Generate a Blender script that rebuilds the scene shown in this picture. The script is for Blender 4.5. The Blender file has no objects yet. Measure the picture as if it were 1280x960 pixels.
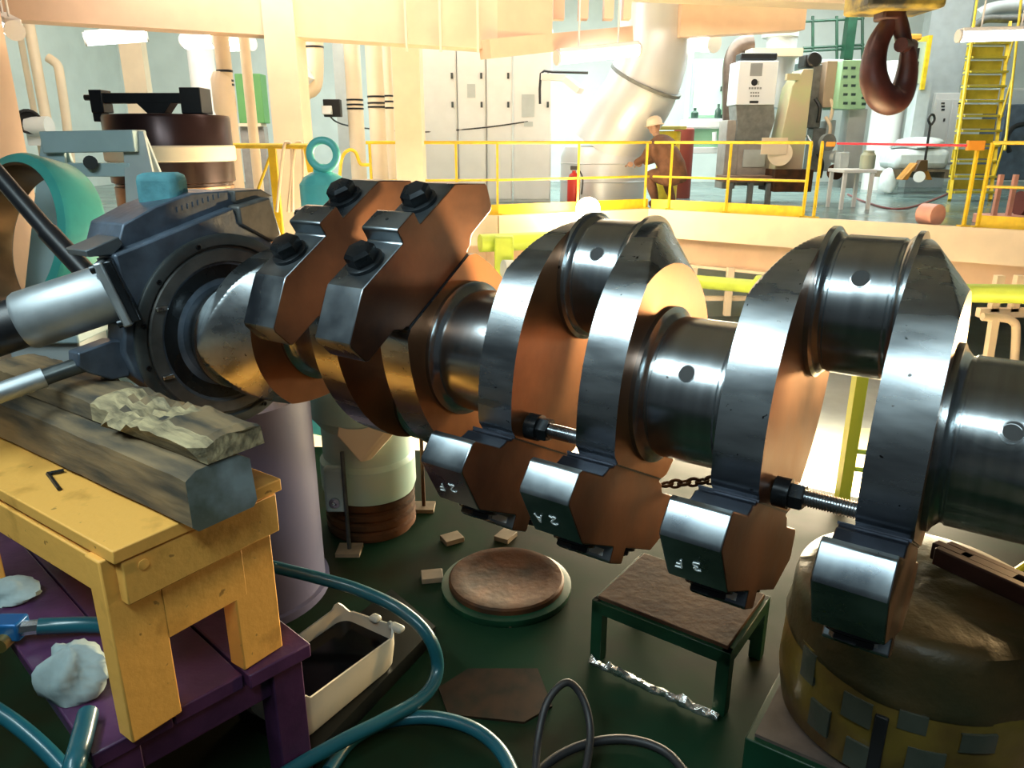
import bpy, bmesh, math, random
from mathutils import Vector, Matrix
random.seed(7)
S = bpy.context.scene
COL = S.collection
# ------------------------------------------------------------------ camera
FPX, PITCH, EYE = 936.16, math.radians(17.977), 1.65
cam_d = bpy.data.cameras.new('camera'); cam = bpy.data.objects.new('camera', cam_d); COL.objects.link(cam)
cam.location = (0, 0, EYE); cam.rotation_euler = (math.pi/2 - PITCH, 0, 0)
cam_d.sensor_width = 36; cam_d.sensor_fit = 'HORIZONTAL'; cam_d.lens = FPX/1280*36; cam_d.clip_end = 200; cam_d.clip_start = .02
S.camera = cam
# ------------------------------------------------------------------ world, exposure
w = bpy.data.worlds.new('engine_room_air'); S.world = w; w.use_nodes = True
w.node_tree.nodes['Background'].inputs[0].default_value = (.70, .80, .86, 1)
w.node_tree.nodes['Background'].inputs[1].default_value = .05
S.view_settings.view_transform = 'Standard'; S.view_settings.look = 'None'
S.view_settings.gamma = 1; S.view_settings.use_curve_mapping = False
S.view_settings.exposure = 0.0
# ------------------------------------------------------------------ large area lights (banks of deckhead lamps, and added back wall fills)
def area(name, loc, aim, size, power, col):
    d = bpy.data.lights.new(name, 'AREA'); d.shape = 'RECTANGLE'; d.size, d.size_y = size
    d.energy = power; d.color = col
    o = bpy.data.objects.new(name, d); COL.objects.link(o); o.location = loc
    o.rotation_euler = (Vector(aim) - Vector(loc)).to_track_quat('-Z', 'Y').to_euler()
    return o
def spot_point(name, loc, power, col, r=.08):
    d = bpy.data.lights.new(name, 'POINT'); d.energy = power; d.color = col; d.shadow_soft_size = r
    o = bpy.data.objects.new(name, d); COL.objects.link(o); o.location = loc
    return o
COOL = (.74, .95, 1.0); WARM = (1.0, .72, .42); WHITE = (1.0, .95, .88)
# lamp rows above the crankshaft (cool tubes), above the far deck, along the girder, under the deck
area('tube_row_over_shaft', (-1.75, .55, 3.25), (.2, 1.6, 1.1), (1.8, .5), 74, COOL)
area('tube_row_aft', (-.2, -.9, 3.5), (.6, 1.5, 1.1), (1.6, .4), 46, COOL)
area('deckhead_bank_far', (2.5, 14.5, 4.4), (2.5, 14.7, .6), (9, 3.5), 900, (.88, 1, .97))
area('deckhead_bank_left', (-4.0, 9.0, 4.6), (-3.2, 11.5, 1.2), (5, 2.5), 360, (1, .94, .84))
area('back_wall_fill_port', (-5.5, 15.5, 5.3), (-5.5, 18.5, 1.6), (6, 1.2), 95, (.9, 1, .97))  # added fill with no fitting, brightens the left back wall
area('back_wall_fill_starboard', (7.5, 15.0, 5.3), (7.5, 19, 1.8), (7, 1.2), 150, (.9, .98, 1))  # added fill without a lamp of its own, lifts the right back wall
area('girder_lamps', (1.5, 6.0, 4.9), (1.5, 10.5, 1.2), (7, .8), 240, (1, .80, .64))
area('work_lamp_right', (2.15, 2.35, .95), (.5, 1.4, 1.05), (.22, .16), 22, (1, .66, .30))
area('lower_deck_lamps', (2.2, 6.6, .35), (1.4, 5.6, -1.4), (3.5, .8), 1500, (1, .84, .55))

# ------------------------------------------------------------------ geometry helpers
CAM = Vector((0, 0, EYE)); CP, SP = math.cos(PITCH), math.sin(PITCH)
def ray(px, py):
    x = (px-640)/FPX; y = -(py-480)/FPX
    return Vector((x, CP + y*SP, -SP + y*CP))
def at(px, py, Y): d = ray(px, py); return CAM + d*(Y/d.y)          # point of the place at distance Y
def atz(px, py, z): d = ray(px, py); return CAM + d*((z-EYE)/d.z)   # point of the place at height z
def ats(px, py, s): return CAM + ray(px, py)*s
def mpp(px, py, Y): return (Y/ray(px, py).y)/FPX                    # metres per pixel there
TH = math.radians(34.616)
AX = Vector((.412, 1.4593, 1.1556))
A_ = Vector((math.cos(TH), -math.sin(TH), 0)); N_ = Vector((-math.sin(TH), -math.cos(TH), 0)); U_ = Vector((0, 0, 1))
def cw(t, n, u): return AX + A_*t + N_*n + U_*u
def on_plane(px, py, t):
    d = ray(px, py); o = CAM - AX; s = (t - o.dot(A_))/d.dot(A_); q = o + d*s
    return q.dot(N_), q.dot(U_)

MATS = {}
def mat(name, col, rough=.5, metal=0., var=.0, col2=None, scale=8., bump=0., bscale=40., stretch=(1,1,1), emit=0., spec=.5, coat=0., alpha=1., detail=6., thr=(.35,.65), rvar=0., trans=0., rotz=0., pits=None):
    if name in MATS: return MATS[name]
    m = bpy.data.materials.new(name); m.use_nodes = True; nt = m.node_tree; b = nt.nodes['Principled BSDF']
    c4 = (*col, 1)
    b.inputs['Base Color'].default_value = c4; b.inputs['Roughness'].default_value = rough; b.inputs['Metallic'].default_value = metal
    b.inputs['Specular IOR Level'].default_value = spec; b.inputs['Coat Weight'].default_value = coat; b.inputs['Coat Roughness'].default_value = .12
    b.inputs['Alpha'].default_value = alpha; b.inputs['Transmission Weight'].default_value = trans
    if emit: b.inputs['Emission Color'].default_value = c4; b.inputs['Emission Strength'].default_value = emit
    tc = nt.nodes.new('ShaderNodeTexCoord'); mp = nt.nodes.new('ShaderNodeMapping'); mp.inputs['Scale'].default_value = stretch
    if rotz:
        m0 = nt.nodes.new('ShaderNodeMapping'); m0.inputs['Rotation'].default_value = (0,0,rotz)
        nt.links.new(tc.outputs['Object'], m0.inputs['Vector']); nt.links.new(m0.outputs['Vector'], mp.inputs['Vector'])
    else: nt.links.new(tc.outputs['Object'], mp.inputs['Vector'])
    nz = nt.nodes.new('ShaderNodeTexNoise'); nz.inputs['Scale'].default_value = scale; nz.inputs['Detail'].default_value = detail
    nt.links.new(mp.outputs['Vector'], nz.inputs['Vector'])
    rp = nt.nodes.new('ShaderNodeValToRGB'); rp.color_ramp.elements[0].position = thr[0]; rp.color_ramp.elements[1].position = thr[1]
    k = col2 if col2 else tuple(max(0, x*(1-var)) for x in col)
    rp.color_ramp.elements[0].color = (*k, 1); rp.color_ramp.elements[1].color = c4
    nt.links.new(nz.outputs['Fac'], rp.inputs['Fac'])
    if (var or col2): nt.links.new(rp.outputs['Color'], b.inputs['Base Color'])
    if pits:                                                         # sparse specks: (scale, threshold, colour)
        n3 = nt.nodes.new('ShaderNodeTexNoise'); n3.inputs['Scale'].default_value = pits[0]; n3.inputs['Detail'].default_value = 2
        nt.links.new(tc.outputs['Object'], n3.inputs['Vector'])
        r3 = nt.nodes.new('ShaderNodeValToRGB'); r3.color_ramp.elements[0].position = pits[1]; r3.color_ramp.elements[1].position = pits[1]+.04
        r3.color_ramp.elements[0].color = (0,0,0,1); r3.color_ramp.elements[1].color = (1,1,1,1)
        mx = nt.nodes.new('ShaderNodeMix'); mx.data_type = 'RGBA'
        nt.links.new(n3.outputs['Fac'], r3.inputs['Fac']); nt.links.new(r3.outputs['Color'], mx.inputs[0])
        mx.inputs[6].default_value = c4; mx.inputs[7].default_value = (*pits[2], 1)
        if (var or col2): nt.links.new(rp.outputs['Color'], mx.inputs[6])
        nt.links.new(mx.outputs[2], b.inputs['Base Color'])
    if rvar:
        mr = nt.nodes.new('ShaderNodeMapRange'); mr.inputs['From Min'].default_value = .3; mr.inputs['From Max'].default_value = .7
        mr.inputs['To Min'].default_value = rough-rvar; mr.inputs['To Max'].default_value = rough+rvar
        nt.links.new(nz.outputs['Fac'], mr.inputs['Value']); nt.links.new(mr.outputs['Result'], b.inputs['Roughness'])
    if bump:
        n2 = nt.nodes.new('ShaderNodeTexNoise'); n2.inputs['Scale'].default_value = bscale; n2.inputs['Detail'].default_value = 4
        nt.links.new(mp.outputs['Vector'], n2.inputs['Vector'])
        bp = nt.nodes.new('ShaderNodeBump'); bp.inputs['Strength'].default_value = bump; bp.inputs['Distance'].default_value = .01
        nt.links.new(n2.outputs['Fac'], bp.inputs['Height']); nt.links.new(bp.outputs['Normal'], b.inputs['Normal'])
    MATS[name] = m
    return m

class MB:
    def __init__(s): s.v = []; s.f = []; s.mi = []
    def add(s, vs, fs, mi=0):
        o = len(s.v); s.v += [Vector(x) for x in vs]; s.f += [tuple(i+o for i in f) for f in fs]; s.mi += [mi]*len(fs); return s
    def box(s, c, size, ax=None, mi=0):
        ax = ax or (Vector((1,0,0)), Vector((0,1,0)), Vector((0,0,1))); c = Vector(c)
        h = [x/2 for x in size]; vs = []
        for i in (-1,1):
            for j in (-1,1):
                for k in (-1,1): vs.append(c + ax[0]*(i*h[0]) + ax[1]*(j*h[1]) + ax[2]*(k*h[2]))
        return s.add(vs, [(0,1,3,2),(4,6,7,5),(0,4,5,1),(2,3,7,6),(0,2,6,4),(1,5,7,3)], mi)
    def bar(s, p, q, wd, ht, upv=(0,0,1), mi=0):                    # rectangular bar between two points
        p, q = Vector(p), Vector(q); d = (q-p); L = d.length; d.normalize(); sd = d.cross(Vector(upv))
        if sd.length < 1e-4: sd = d.cross(Vector((1,0,0)))
        sd.normalize(); u = sd.cross(d)
        return s.box((p+q)/2, (L, wd, ht), (d, sd, u), mi)
    def prism(s, poly, org, ex, ey, ez, t0, t1, mi=0, capmi=None):  # poly (x,y) in frame ex,ey swept along ez
        org, ex, ey, ez = Vector(org), Vector(ex), Vector(ey), Vector(ez); n = len(poly)
        vs = [org + ex*a + ey*b + ez*t0 for a, b in poly] + [org + ex*a + ey*b + ez*t1 for a, b in poly]
        o = len(s.v); s.v += vs
        for i in range(n): j = (i+1) % n; s.f.append((o+i, o+j, o+n+j, o+n+i)); s.mi.append(mi)
        cm = mi if capmi is None else capmi
        s.f.append(tuple(o+i for i in reversed(range(n)))); s.mi.append(cm); s.f.append(tuple(o+n+i for i in range(n))); s.mi.append(cm)
        return s
    def lathe(s, prof, org=(0,0,0), axis=(0,0,1), seg=32, caps=True, mi=0, arc=None, sq=1.0):   # prof [(radius, height)]
        org, az = Vector(org), Vector(axis).normalized()
        ex = az.orthogonal().normalized() if abs(az.z) < .99 else Vector((1,0,0)); ey = az.cross(ex)
        o = len(s.v); m = len(prof); full = arc is None
        ns = seg if full else seg+1
        for k in range(ns):
            a = 2*math.pi*k/seg if full else arc[0] + (arc[1]-arc[0])*k/seg
            d = ex*math.cos(a) + ey*(math.sin(a)*sq)
            for r, h in prof: s.v.append(org + d*r + az*h)
        for k in range(seg):
            k2 = (k+1) % ns
            for i in range(m-1):
                s.f.append((o+k*m+i, o+k2*m+i, o+k2*m+i+1, o+k*m+i+1)); s.mi.append(mi)
        if caps and full:
            if prof[0][0] > 1e-5: s.f.append(tuple(o+k*m for k in reversed(range(ns)))); s.mi.append(mi)
            if prof[-1][0] > 1e-5: s.f.append(tuple(o+k*m+m-1 for k in range(ns))); s.mi.append(mi)
        return s
    def cyl(s, p, q, r, seg=16, r2=None, mi=0):
        p, q = Vector(p), Vector(q); L = (q-p).length
        return s.lathe([(r, 0), (r if r2 is None else r2, L)], p, q-p, seg, True, mi)
    def tube(s, pts, r, seg=10, closed=False, mi=0, sub=6):
        pts = [Vector(p) for p in pts]; P = []
        n = len(pts)
        if sub > 1 and n > 2:
            rng = range(n if closed else n-1)
            for i in rng:
                g = lambda k: pts[k % n] if closed else pts[min(max(k,0),n-1)]
                p0, p1, p2, p3 = g(i-1), g(i), g(i+1), g(i+2)
                for k in range(sub):
                    t = k/sub
                    P.append(.5*((2*p1) + (p2-p0)*t + (2*p0-5*p1+4*p2-p3)*t*t + (3*p1-p0-3*p2+p3)*t**3))
            if not closed: P.append(pts[-1])
        else: P = pts
        m = len(P); o = len(s.v); prev = None
        rr = r if callable(r) else (lambda u: r)
        for i in range(m):
            d = (P[(i+1) % m] - P[i-1]) if closed else (P[min(i+1,m-1)] - P[max(i-1,0)])
            d.normalize()
            if prev is None: prev = d.orthogonal().normalized()
            e = prev - d*prev.dot(d)
            if e.length < 1e-6: e = d.orthogonal()
            e.normalize(); prev = e; f = d.cross(e); q = rr(i/max(1, m-1))
            for k in range(seg): a = 2*math.pi*k/seg; s.v.append(P[i] + (e*math.cos(a) + f*math.sin(a))*q)
        for i in range(m if closed else m-1):
            i2 = (i+1) % m
            for k in range(seg):
                k2 = (k+1) % seg; s.f.append((o+i*seg+k, o+i*seg+k2, o+i2*seg+k2, o+i2*seg+k)); s.mi.append(mi)
        if not closed:
            s.f.append(tuple(o+k for k in reversed(range(seg)))); s.f.append(tuple(o+(m-1)*seg+k for k in range(seg))); s.mi += [mi, mi]
        return s
    def sphere(s, c, r, seg=16, rings=10, sc=(1,1,1), mi=0):
        o = len(s.v); c = Vector(c)
        for i in range(rings+1):
            p = math.pi*i/rings
            for k in range(seg):
                a = 2*math.pi*k/seg
                s.v.append(c + Vector((math.sin(p)*math.cos(a)*r*sc[0], math.sin(p)*math.sin(a)*r*sc[1], math.cos(p)*r*sc[2])))
        for i in range(rings):
            for k in range(seg):
                k2 = (k+1) % seg; s.f.append((o+i*seg+k, o+(i+1)*seg+k, o+(i+1)*seg+k2, o+i*seg+k2)); s.mi.append(mi)
        return s
    def build(s, name, m, parent=None, label=None, cat=None, group=None, kind=None, bev=0., ang=35, local=False, base=None):
        me = bpy.data.meshes.new(name)
        if parent is not None: off = Vector((0,0,0)) if local else wloc(parent)
        elif base is not None: off = Vector(base)
        else:
            xs = [v.x for v in s.v]; ys = [v.y for v in s.v]; off = Vector(((min(xs)+max(xs))/2, (min(ys)+max(ys))/2, min(v.z for v in s.v)))
        me.from_pydata([tuple(v-off) for v in s.v], [], s.f)
        ms = m if isinstance(m, (list, tuple)) else [m]
        for q in ms: me.materials.append(q)
        if len(ms) > 1: me.polygons.foreach_set('material_index', [min(i, len(ms)-1) for i in s.mi])
        bm = bmesh.new(); bm.from_mesh(me); bmesh.ops.remove_doubles(bm, verts=bm.verts, dist=1e-6)
        bmesh.ops.recalc_face_normals(bm, faces=bm.faces); bm.to_mesh(me); bm.free()
        me.polygons.foreach_set('use_smooth', [True]*len(me.polygons)); me.set_sharp_from_angle(angle=math.radians(ang))
        o = bpy.data.objects.new(name, me); COL.objects.link(o)
        if parent is not None: o.parent = parent
        else: o.location = off
        if bev:
            bv = o.modifiers.new('bevel', 'BEVEL'); bv.width = bev; bv.segments = 2; bv.limit_method = 'ANGLE'; bv.angle_limit = math.radians(40)
        tag(o, label, cat, group, kind)
        return o
def wloc(o):
    p = o; r = Vector((0,0,0))
    while p is not None: r += Vector(p.location); p = p.parent
    return r
def tag(o, label=None, cat=None, group=None, kind=None):
    if label: o['label'] = label
    if cat: o['category'] = cat
    if group: o['group'] = group
    if kind: o['kind'] = kind
def thing(name, label, cat, loc, group=None, rz=0.):
    o = bpy.data.objects.new(name, None); o.empty_display_size = .1; COL.objects.link(o); o.location = loc; o.rotation_euler = (0,0,rz)
    tag(o, label, cat, group); return o
def face_by_normal(o, axis, mi, thr=.9, lo=None):
    for p in o.data.polygons:
        if abs(p.normal[axis]) > thr: p.material_index = mi

# ------------------------------------------------------------------ materials
STEEL = mat('machined_steel', (.50,.54,.56), .27, 1, col2=(.30,.33,.35), scale=3.2, stretch=(1.5,6,6), rvar=.05, pits=(75, .71, (.05,.05,.05)))
RINGED = mat('turned_steel', (.52,.56,.58), .23, 1, col2=(.47,.51,.53), scale=4, stretch=(14,.5,.5), rvar=.015, pits=(70, .735, (.06,.06,.06)))
BROWN = mat('brown_steel', (.32,.135,.048), .36, .75, col2=(.12,.048,.022), scale=4.5, bump=.04, bscale=25, rvar=.08, thr=(.28,.72))  # brown tone for the flat web faces, varied by noise
CWFACE = mat('counterweight_brown_steel', (.22,.088,.036), .40, .7, col2=(.07,.032,.02), scale=5, bump=.05, bscale=30, rvar=.08, thr=(.3,.7))  # darker brown tone for the counterweight side faces
CWSTEEL = mat('mottled_counterweight_steel', (.40,.45,.48), .30, 1, col2=(.16,.19,.23), scale=7, rvar=.08, thr=(.3,.62))
BLUED = mat('blued_joint_steel', (.035,.04,.055), .38, .8, var=.4, scale=10)
BLACKST = mat('blackened_steel', (.035,.04,.045), .28, .7, var=.4, scale=12, rvar=.06)
HOLE = mat('oil_hole_dark', (.006,.006,.006), .6)
DBLUE = mat('dark_blue_grey_casting', (.115,.15,.20), .42, .35, var=.45, scale=14, bump=.12, bscale=50, rvar=.1)
DGREY = mat('dark_grey_casting', (.115,.115,.11), .45, .4, var=.4, scale=16, bump=.1)
GUN = mat('gunmetal_ring', (.11,.125,.125), .35, .6, var=.5, scale=9, rvar=.08)
BRIGHT = mat('bright_steel', (.55,.58,.60), .25, 1, var=.25, scale=12, rvar=.06)
BLACK = mat('black_paint', (.012,.013,.016), .4, 0, var=.4, scale=10)
RUBBER = mat('black_rubber', (.018,.018,.02), .5)
YELP = mat('yellow_paint', (.86,.60,.03), .42, 0, var=.22, scale=9)
YELW = mat('yellow_painted_wood', (.82,.42,.085), .55, 0, col2=(.50,.24,.04), scale=11, bump=.15, bscale=35, thr=(.22,.42), pits=(34, .70, (.36,.18,.035)))
PURP = mat('purple_painted_wood', (.085,.028,.085), .42, 0, col2=(.045,.014,.05), scale=9, bump=.15, bscale=30)
TIMB = mat('grimy_timber', (.25,.17,.085), .75, 0, col2=(.045,.042,.033), scale=3.2, stretch=(1,6,6), bump=.2, bscale=14, thr=(.36,.62), rotz=TH)
SPLIT = mat('split_pale_wood', (.50,.40,.22), .75, 0, col2=(.16,.13,.075), scale=8, stretch=(1,6,6), bump=.4, bscale=14, rotz=TH)
CREAM = mat('cream_paint', (.86,.60,.42), .5, 0, var=.10, scale=3)
CREAM2 = mat('pale_cream_paint', (.88,.72,.52), .5, 0, var=.08, scale=4)
PALEG = mat('pale_green_bulkhead_paint', (.74,.82,.79), .55, 0, var=.08, scale=2)
WHITEP = mat('white_paint', (.82,.82,.80), .45, 0, var=.06, scale=4)
GREYP = mat('light_grey_paint', (.50,.55,.55), .5, 0, var=.12, scale=5)
MIDG = mat('machine_grey_paint', (.20,.21,.20), .5, 0, var=.35, scale=9)
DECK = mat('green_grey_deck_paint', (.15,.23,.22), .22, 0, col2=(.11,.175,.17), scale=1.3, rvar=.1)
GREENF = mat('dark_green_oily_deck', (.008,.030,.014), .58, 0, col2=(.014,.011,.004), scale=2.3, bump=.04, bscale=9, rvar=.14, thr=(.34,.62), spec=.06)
GREENP = mat('dark_green_paint', (.008,.055,.026), .4, 0, var=.4, scale=8)
RUST = mat('brown_rust', (.10,.040,.016), .62, .1, col2=(.035,.02,.011), scale=8, bump=.2, bscale=30, spec=.15)
LIME = mat('lime_green_pipe_paint', (.46,.58,.06), .45, 0, var=.15, scale=5)
TEAL = mat('teal_paint', (.07,.42,.36), .4, 0, var=.25, scale=5)
CYAN = mat('turquoise_paint', (.16,.66,.62), .4, 0, var=.2, scale=6)
PALEBLUE = mat('pale_blue_grey_paint', (.42,.55,.57), .5, 0, var=.15, scale=4)
HOSE = mat('teal_hose_rubber', (.012,.105,.14), .3, 0, var=.25, scale=8, coat=.2)
PVIO = mat('violet_grey_paint', (.10,.09,.165), .5, 0, col2=(.065,.07,.145), scale=2)
GREENB = mat('mint_green_panel_paint', (.36,.66,.42), .45, 0, var=.1, scale=5)
DUCT = mat('galvanised_duct', (.66,.68,.70), .38, .35, var=.06, scale=2)
ORANGE = mat('orange_paint', (.80,.33,.04), .5)
RED = mat('red_paint', (.55,.03,.02), .45)
PINK = mat('salmon_primer_paint', (.72,.36,.28), .5, 0, var=.15)
REDT = mat('red_barrier_line', (.72,.03,.06), .5)
HOOK = mat('dark_red_brown_hook_paint', (.06,.016,.014), .42, .1, var=.4, scale=14)
LAMPM = mat('lit_fluorescent_diffuser', (.93,1,.98), .5, 0, emit=9)
WLAMP = mat('lit_warm_bulb', (1,.80,.50), .5, 0, emit=70)
PAPER = mat('white_tape', (.78,.80,.80), .6, 0, var=.1)
CHALK = mat('white_paint_marker', (.75,.78,.76), .7)
RAGW = mat('pale_blue_white_rag', (.34,.43,.43), .85, 0, var=.3, scale=14)
RAGT = mat('teal_rag', (.09,.29,.33), .85, 0, var=.35, scale=16, bump=.3)
TRAYM = mat('stained_white_plastic', (.66,.58,.44), .4, 0, col2=(.42,.44,.40), scale=6, thr=(.3,.6))
OIL = mat('black_waste_oil', (.004,.003,.003), .12, 0, spec=.25)
WRAP = mat('plastic_wrapped_yellow_paper', (.22,.155,.026), .35, 0, col2=(.12,.07,.022), scale=5, bump=.45, bscale=11, coat=.3)
PATCH = mat('grey_printed_patch', (.085,.095,.075), .3, 0, var=.3, coat=.7, bump=.4, bscale=12)
FILM = mat('brown_oily_plastic_film', (.085,.055,.022), .42, 0, col2=(.035,.038,.018), scale=4, bump=.6, bscale=14, spec=.35)
FOIL = mat('crumpled_foil', (.72,.74,.74), .25, .9, bump=.6, bscale=60)
BAGM = mat('white_plastic_bag', (.72,.78,.78), .35, 0, var=.15, bump=.4, bscale=8)
WOODP = mat('raw_plywood', (.22,.16,.10), .7, 0, var=.3, scale=12)
SKIN = mat('skin', (.42,.24,.16), .55)
SUIT = mat('brown_boiler_suit_cloth', (.19,.085,.045), .85, 0, var=.35, scale=9, bump=.3)
GLASS = mat('dark_window_glass', (.20,.26,.30), .12, 0)
TEXTG = mat('grey_print', (.25,.27,.29), .6)

# ================================================================== LARGE STRUCTURE
def slab(name, x0, x1, y0, y1, z0, z1, m):
    return MB().box(((x0+x1)/2, (y0+y1)/2, (z0+z1)/2), (x1-x0, y1-y0, z1-z0)).build(name, m, kind='structure')
def quadslab(name, pts, z0, z1, m, parent=None, **k):
    return MB().prism([(p[0], p[1]) for p in pts], (0,0,0), (1,0,0), (0,1,0), (0,0,1), z0, z1).build(name, m, parent, **k)
# green working platform round the shaft
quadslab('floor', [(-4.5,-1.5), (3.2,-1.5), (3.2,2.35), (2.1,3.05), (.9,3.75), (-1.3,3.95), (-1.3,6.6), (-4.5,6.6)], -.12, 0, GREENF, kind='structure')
# far deck: plate with a bent edge over the opening
DZ = .65
EDGE = [(-9.9, 9.5), (-.2, 10.6), (2.08, 11.7), (6.2, 8.55), (9.5, 6.1)]
quadslab('floor_far_deck', EDGE + [(14, 6), (14, 21), (-9.9, 21)], DZ-.08, DZ, DECK, kind='structure')
slab('floor_lower_deck', -9, 12, 7.8, 14, -1.5, -1.4, GREYP)
slab('floor_tank_top', -9, 12, 2.5, 7.8, -1.5, -1.4, CREAM2)
def edge_run(name, off_in, z0, z1, th, m, kind='structure', seg=range(4)):
    for i in seg:
        p, q = Vector((*EDGE[i], 0)), Vector((*EDGE[i+1], 0)); d = (q-p).normalized(); n = Vector((d.y, -d.x, 0))
        mb = MB().bar(p - n*off_in + Vector((0,0,(z0+z1)/2)), q - n*off_in + Vector((0,0,(z0+z1)/2)), th, z1-z0)
        mb.build(name, m, kind=kind)
edge_run('trim_deck_edge', 0, .26, DZ+.02, .10, CREAM2)
edge_run('trim_deck_girder', .45, -.16, .26, .12, CREAM)
edge_run('trim_girder_flange', .40, -.20, -.16, .26, CREAM2)
# bulkheads
slab('wall_back', -9.9, 14, 20.0, 20.2, DZ, 6.5, PALEG)
slab('wall_left', -9.9, -9.7, 4, 20, -1.4, 6.5, PALEG)
slab('wall_right', 13.8, 14, 6, 20, DZ, 6.5, PALEG)
slab('wall_lower', -9, 12, 13.4, 13.6, -1.4, DZ-.08, PALEG)
slab('ceiling', -9.9, 14, 9.8, 21, 5.6, 5.7, CREAM2)
slab('ceiling_casing', -9.9, 14, -3, 9.8, 8.2, 8.3, mat('unlit_casing_grey', (.09,.10,.10), .6))  # unseen overhead; its dark colour stands in for the unlit void
# cream overhead girder crossing the picture, and the pillars that carry it
def pillar(name, px0, px1, py, Y, m, z0=-1.4, z1=5.6, dep=.3):
    p0, p1 = at(px0, py, Y), at(px1, py, Y)
    return slab(name, p0.x, p1.x, Y, Y+dep, z0, z1, m)
def girder(name, px0, py0, px1, py1, Y0, Y1, top, dep, m):          # lower edge through two picture points
    a, b = at(px0, py0, Y0), at(px1, py1, Y1)
    d = (b-a); dl = Vector((d.x, d.y, 0)).normalized(); n = Vector((-dl.y, dl.x, 0))
    mb = MB(); q = [a, b, b+n*dep, a+n*dep]
    vs = q + [Vector((p.x, p.y, top)) for p in q]
    mb.add(vs, [(0,1,2,3), (7,6,5,4), (0,4,5,1), (1,5,6,2), (2,6,7,3), (3,7,4,0)])
    return mb.build(name, m, kind='structure')
girder('trim_main_girder', -60, 19, 622, 62, 8.3, 8.9, 4.2, .35, CREAM)
girder('trim_main_girder_end', 622, 61, 690, 57, 8.9, 9.3, 4.3, .3, CREAM)
MB().bar(at(606,62,8.85), at(784,44,10.2), .2, .19).build('trim_side_girder', CREAM, kind='structure')
girder('trim_far_girder', 850, 46, 1006, 37, 12.0, 12.2, 3.62, .3, CREAM)
girder('trim_top_girder', 800, -6, 1090, 6, 11.0, 11.4, 4.4, .5, CREAM2)
for k, (a, b) in enumerate(((692,706), (724,736), (756,768), (780,790))):
    p, q = at(a, 30, 9.6), at(b, 30, 9.6)
    slab('trim_bracket_%d' % k, p.x, q.x, 9.7, 9.9, 3.02, 4.6, CREAM)
for k, px in enumerate((507, 550, 597)):                             # joint straps on the girder
    p = at(px, 20, 8.75); slab('trim_girder_seam_%d' % k, p.x-.012, p.x+.012, p.y-.03, p.y, p.z-.35, p.z+.6, CREAM2)
slab('trim_pillar_near', at(-110,130,5.9).x, at(22,130,5.9).x, 5.4, 5.9, 0, 4.4, CREAM)
pillar('trim_pillar_mid', 338, 376, 130, 8.6, CREAM2, -1.4, 3.4, .4)
pillar('trim_pillar_far', 492, 526, 130, 10.3, CREAM2, DZ, 3.3, .4)
pillar('trim_stiffener_0', 153, 181, 90, 14, CREAM2, DZ, 5.5, .2)
pillar('trim_stiffener_1', 418, 436, 100, 13.2, GREYP, DZ, 5.5, .2)
pillar('trim_stiffener_2', 1158, 1208, 60, 17.5, GREYP, DZ, 5.5, .3)

# ================================================================== CRANKSHAFT
# local frame of the shaft: x along it, z up, y away from the viewer's side
CR = thing('crankshaft', 'long machined steel crankshaft with bolted counterweights lying across the workshop', 'crankshaft', AX, rz=-TH)
XL, YL, ZL = Vector((1,0,0)), Vector((0,1,0)), Vector((0,0,1))
def frame(phi):                                                      # (radial, lateral) unit vectors of a throw
    er = Vector((0, math.sin(phi), math.cos(phi))); el = Vector((0, -math.cos(phi), math.sin(phi)))
    return er, el
PH = math.radians(27.6); L_ = .5235; TC = .2505
WEB_HALF = [(-.192,0),(-.192,.07),(-.192,.128),(-.180,.150),(-.155,.166),(-.12,.183),(-.08,.198),(-.04,.209),(0,.216),(.04,.219),(.08,.218),(.12,.213),(.155,.205),(.19,.192),
            (.22,.178),(.236,.1685),(.252,.157),(.268,.1445),(.283,.1285),(.298,.1115),(.312,.0935),(.325,.075),(.336,.0575),(.346,.039),(.353,.023),(.358,.010),(.360,0)]
def densify(p, k):
    out = []
    for i in range(len(p)-1):
        g = lambda q: p[min(max(q,0), len(p)-1)]
        for j in range(k if i > 2 else 1):
            t = j/k; q = []
            for c in (0, 1):
                a, b, c_, d = g(i-1)[c], g(i)[c], g(i+1)[c], g(i+2)[c]
                q.append(.5*(2*b + (c_-a)*t + (2*a-5*b+4*c_-d)*t*t + (3*b-a-3*c_+d)*t**3))
            out.append(tuple(q) if i > 2 else p[i])
    return out + [p[-1]]
WEB_HALF = densify(WEB_HALF, 4)
WEB = WEB_HALF + [(r,-l) for r,l in reversed(WEB_HALF[1:-1])]
def web(phi, xin, xout):
    er, el = frame(phi); mb = MB(); NS = 25; n = len(WEB); o = 0
    for k in range(NS):
        s = k/(NS-1); lim = .360 + (.257-.360)*s; x = xin + (xout-xin)*s
        for r, l in WEB:
            d = math.hypot(r, l); q = min(1, lim/d) if r > 0 else 1
            mb.v.append(XL*x + er*(r*q) + el*(l*q))
    for k in range(NS-1):
        for i in range(n):
            j = (i+1) % n; mb.f.append((k*n+i, k*n+j, (k+1)*n+j, (k+1)*n+i)); mb.mi.append(0)
    mb.f.append(tuple(reversed(range(n)))); mb.f.append(tuple((NS-1)*n+i for i in range(n))); mb.mi += [1, 1]
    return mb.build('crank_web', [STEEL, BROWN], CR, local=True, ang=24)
CW_HALF = [(.192,.13),(.200,.134),(.203,.150),(.214,.160),(.222,.170),(.222,.264),(.229,.273),(.281,.284),(.291,.281),(.350,.196),(.357,.184),(.357,.036),(.360,.034),(.388,.034),(.392,.030)]
CWP = CW_HALF + [(d,-l) for d,l in reversed(CW_HALF)]
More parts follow.
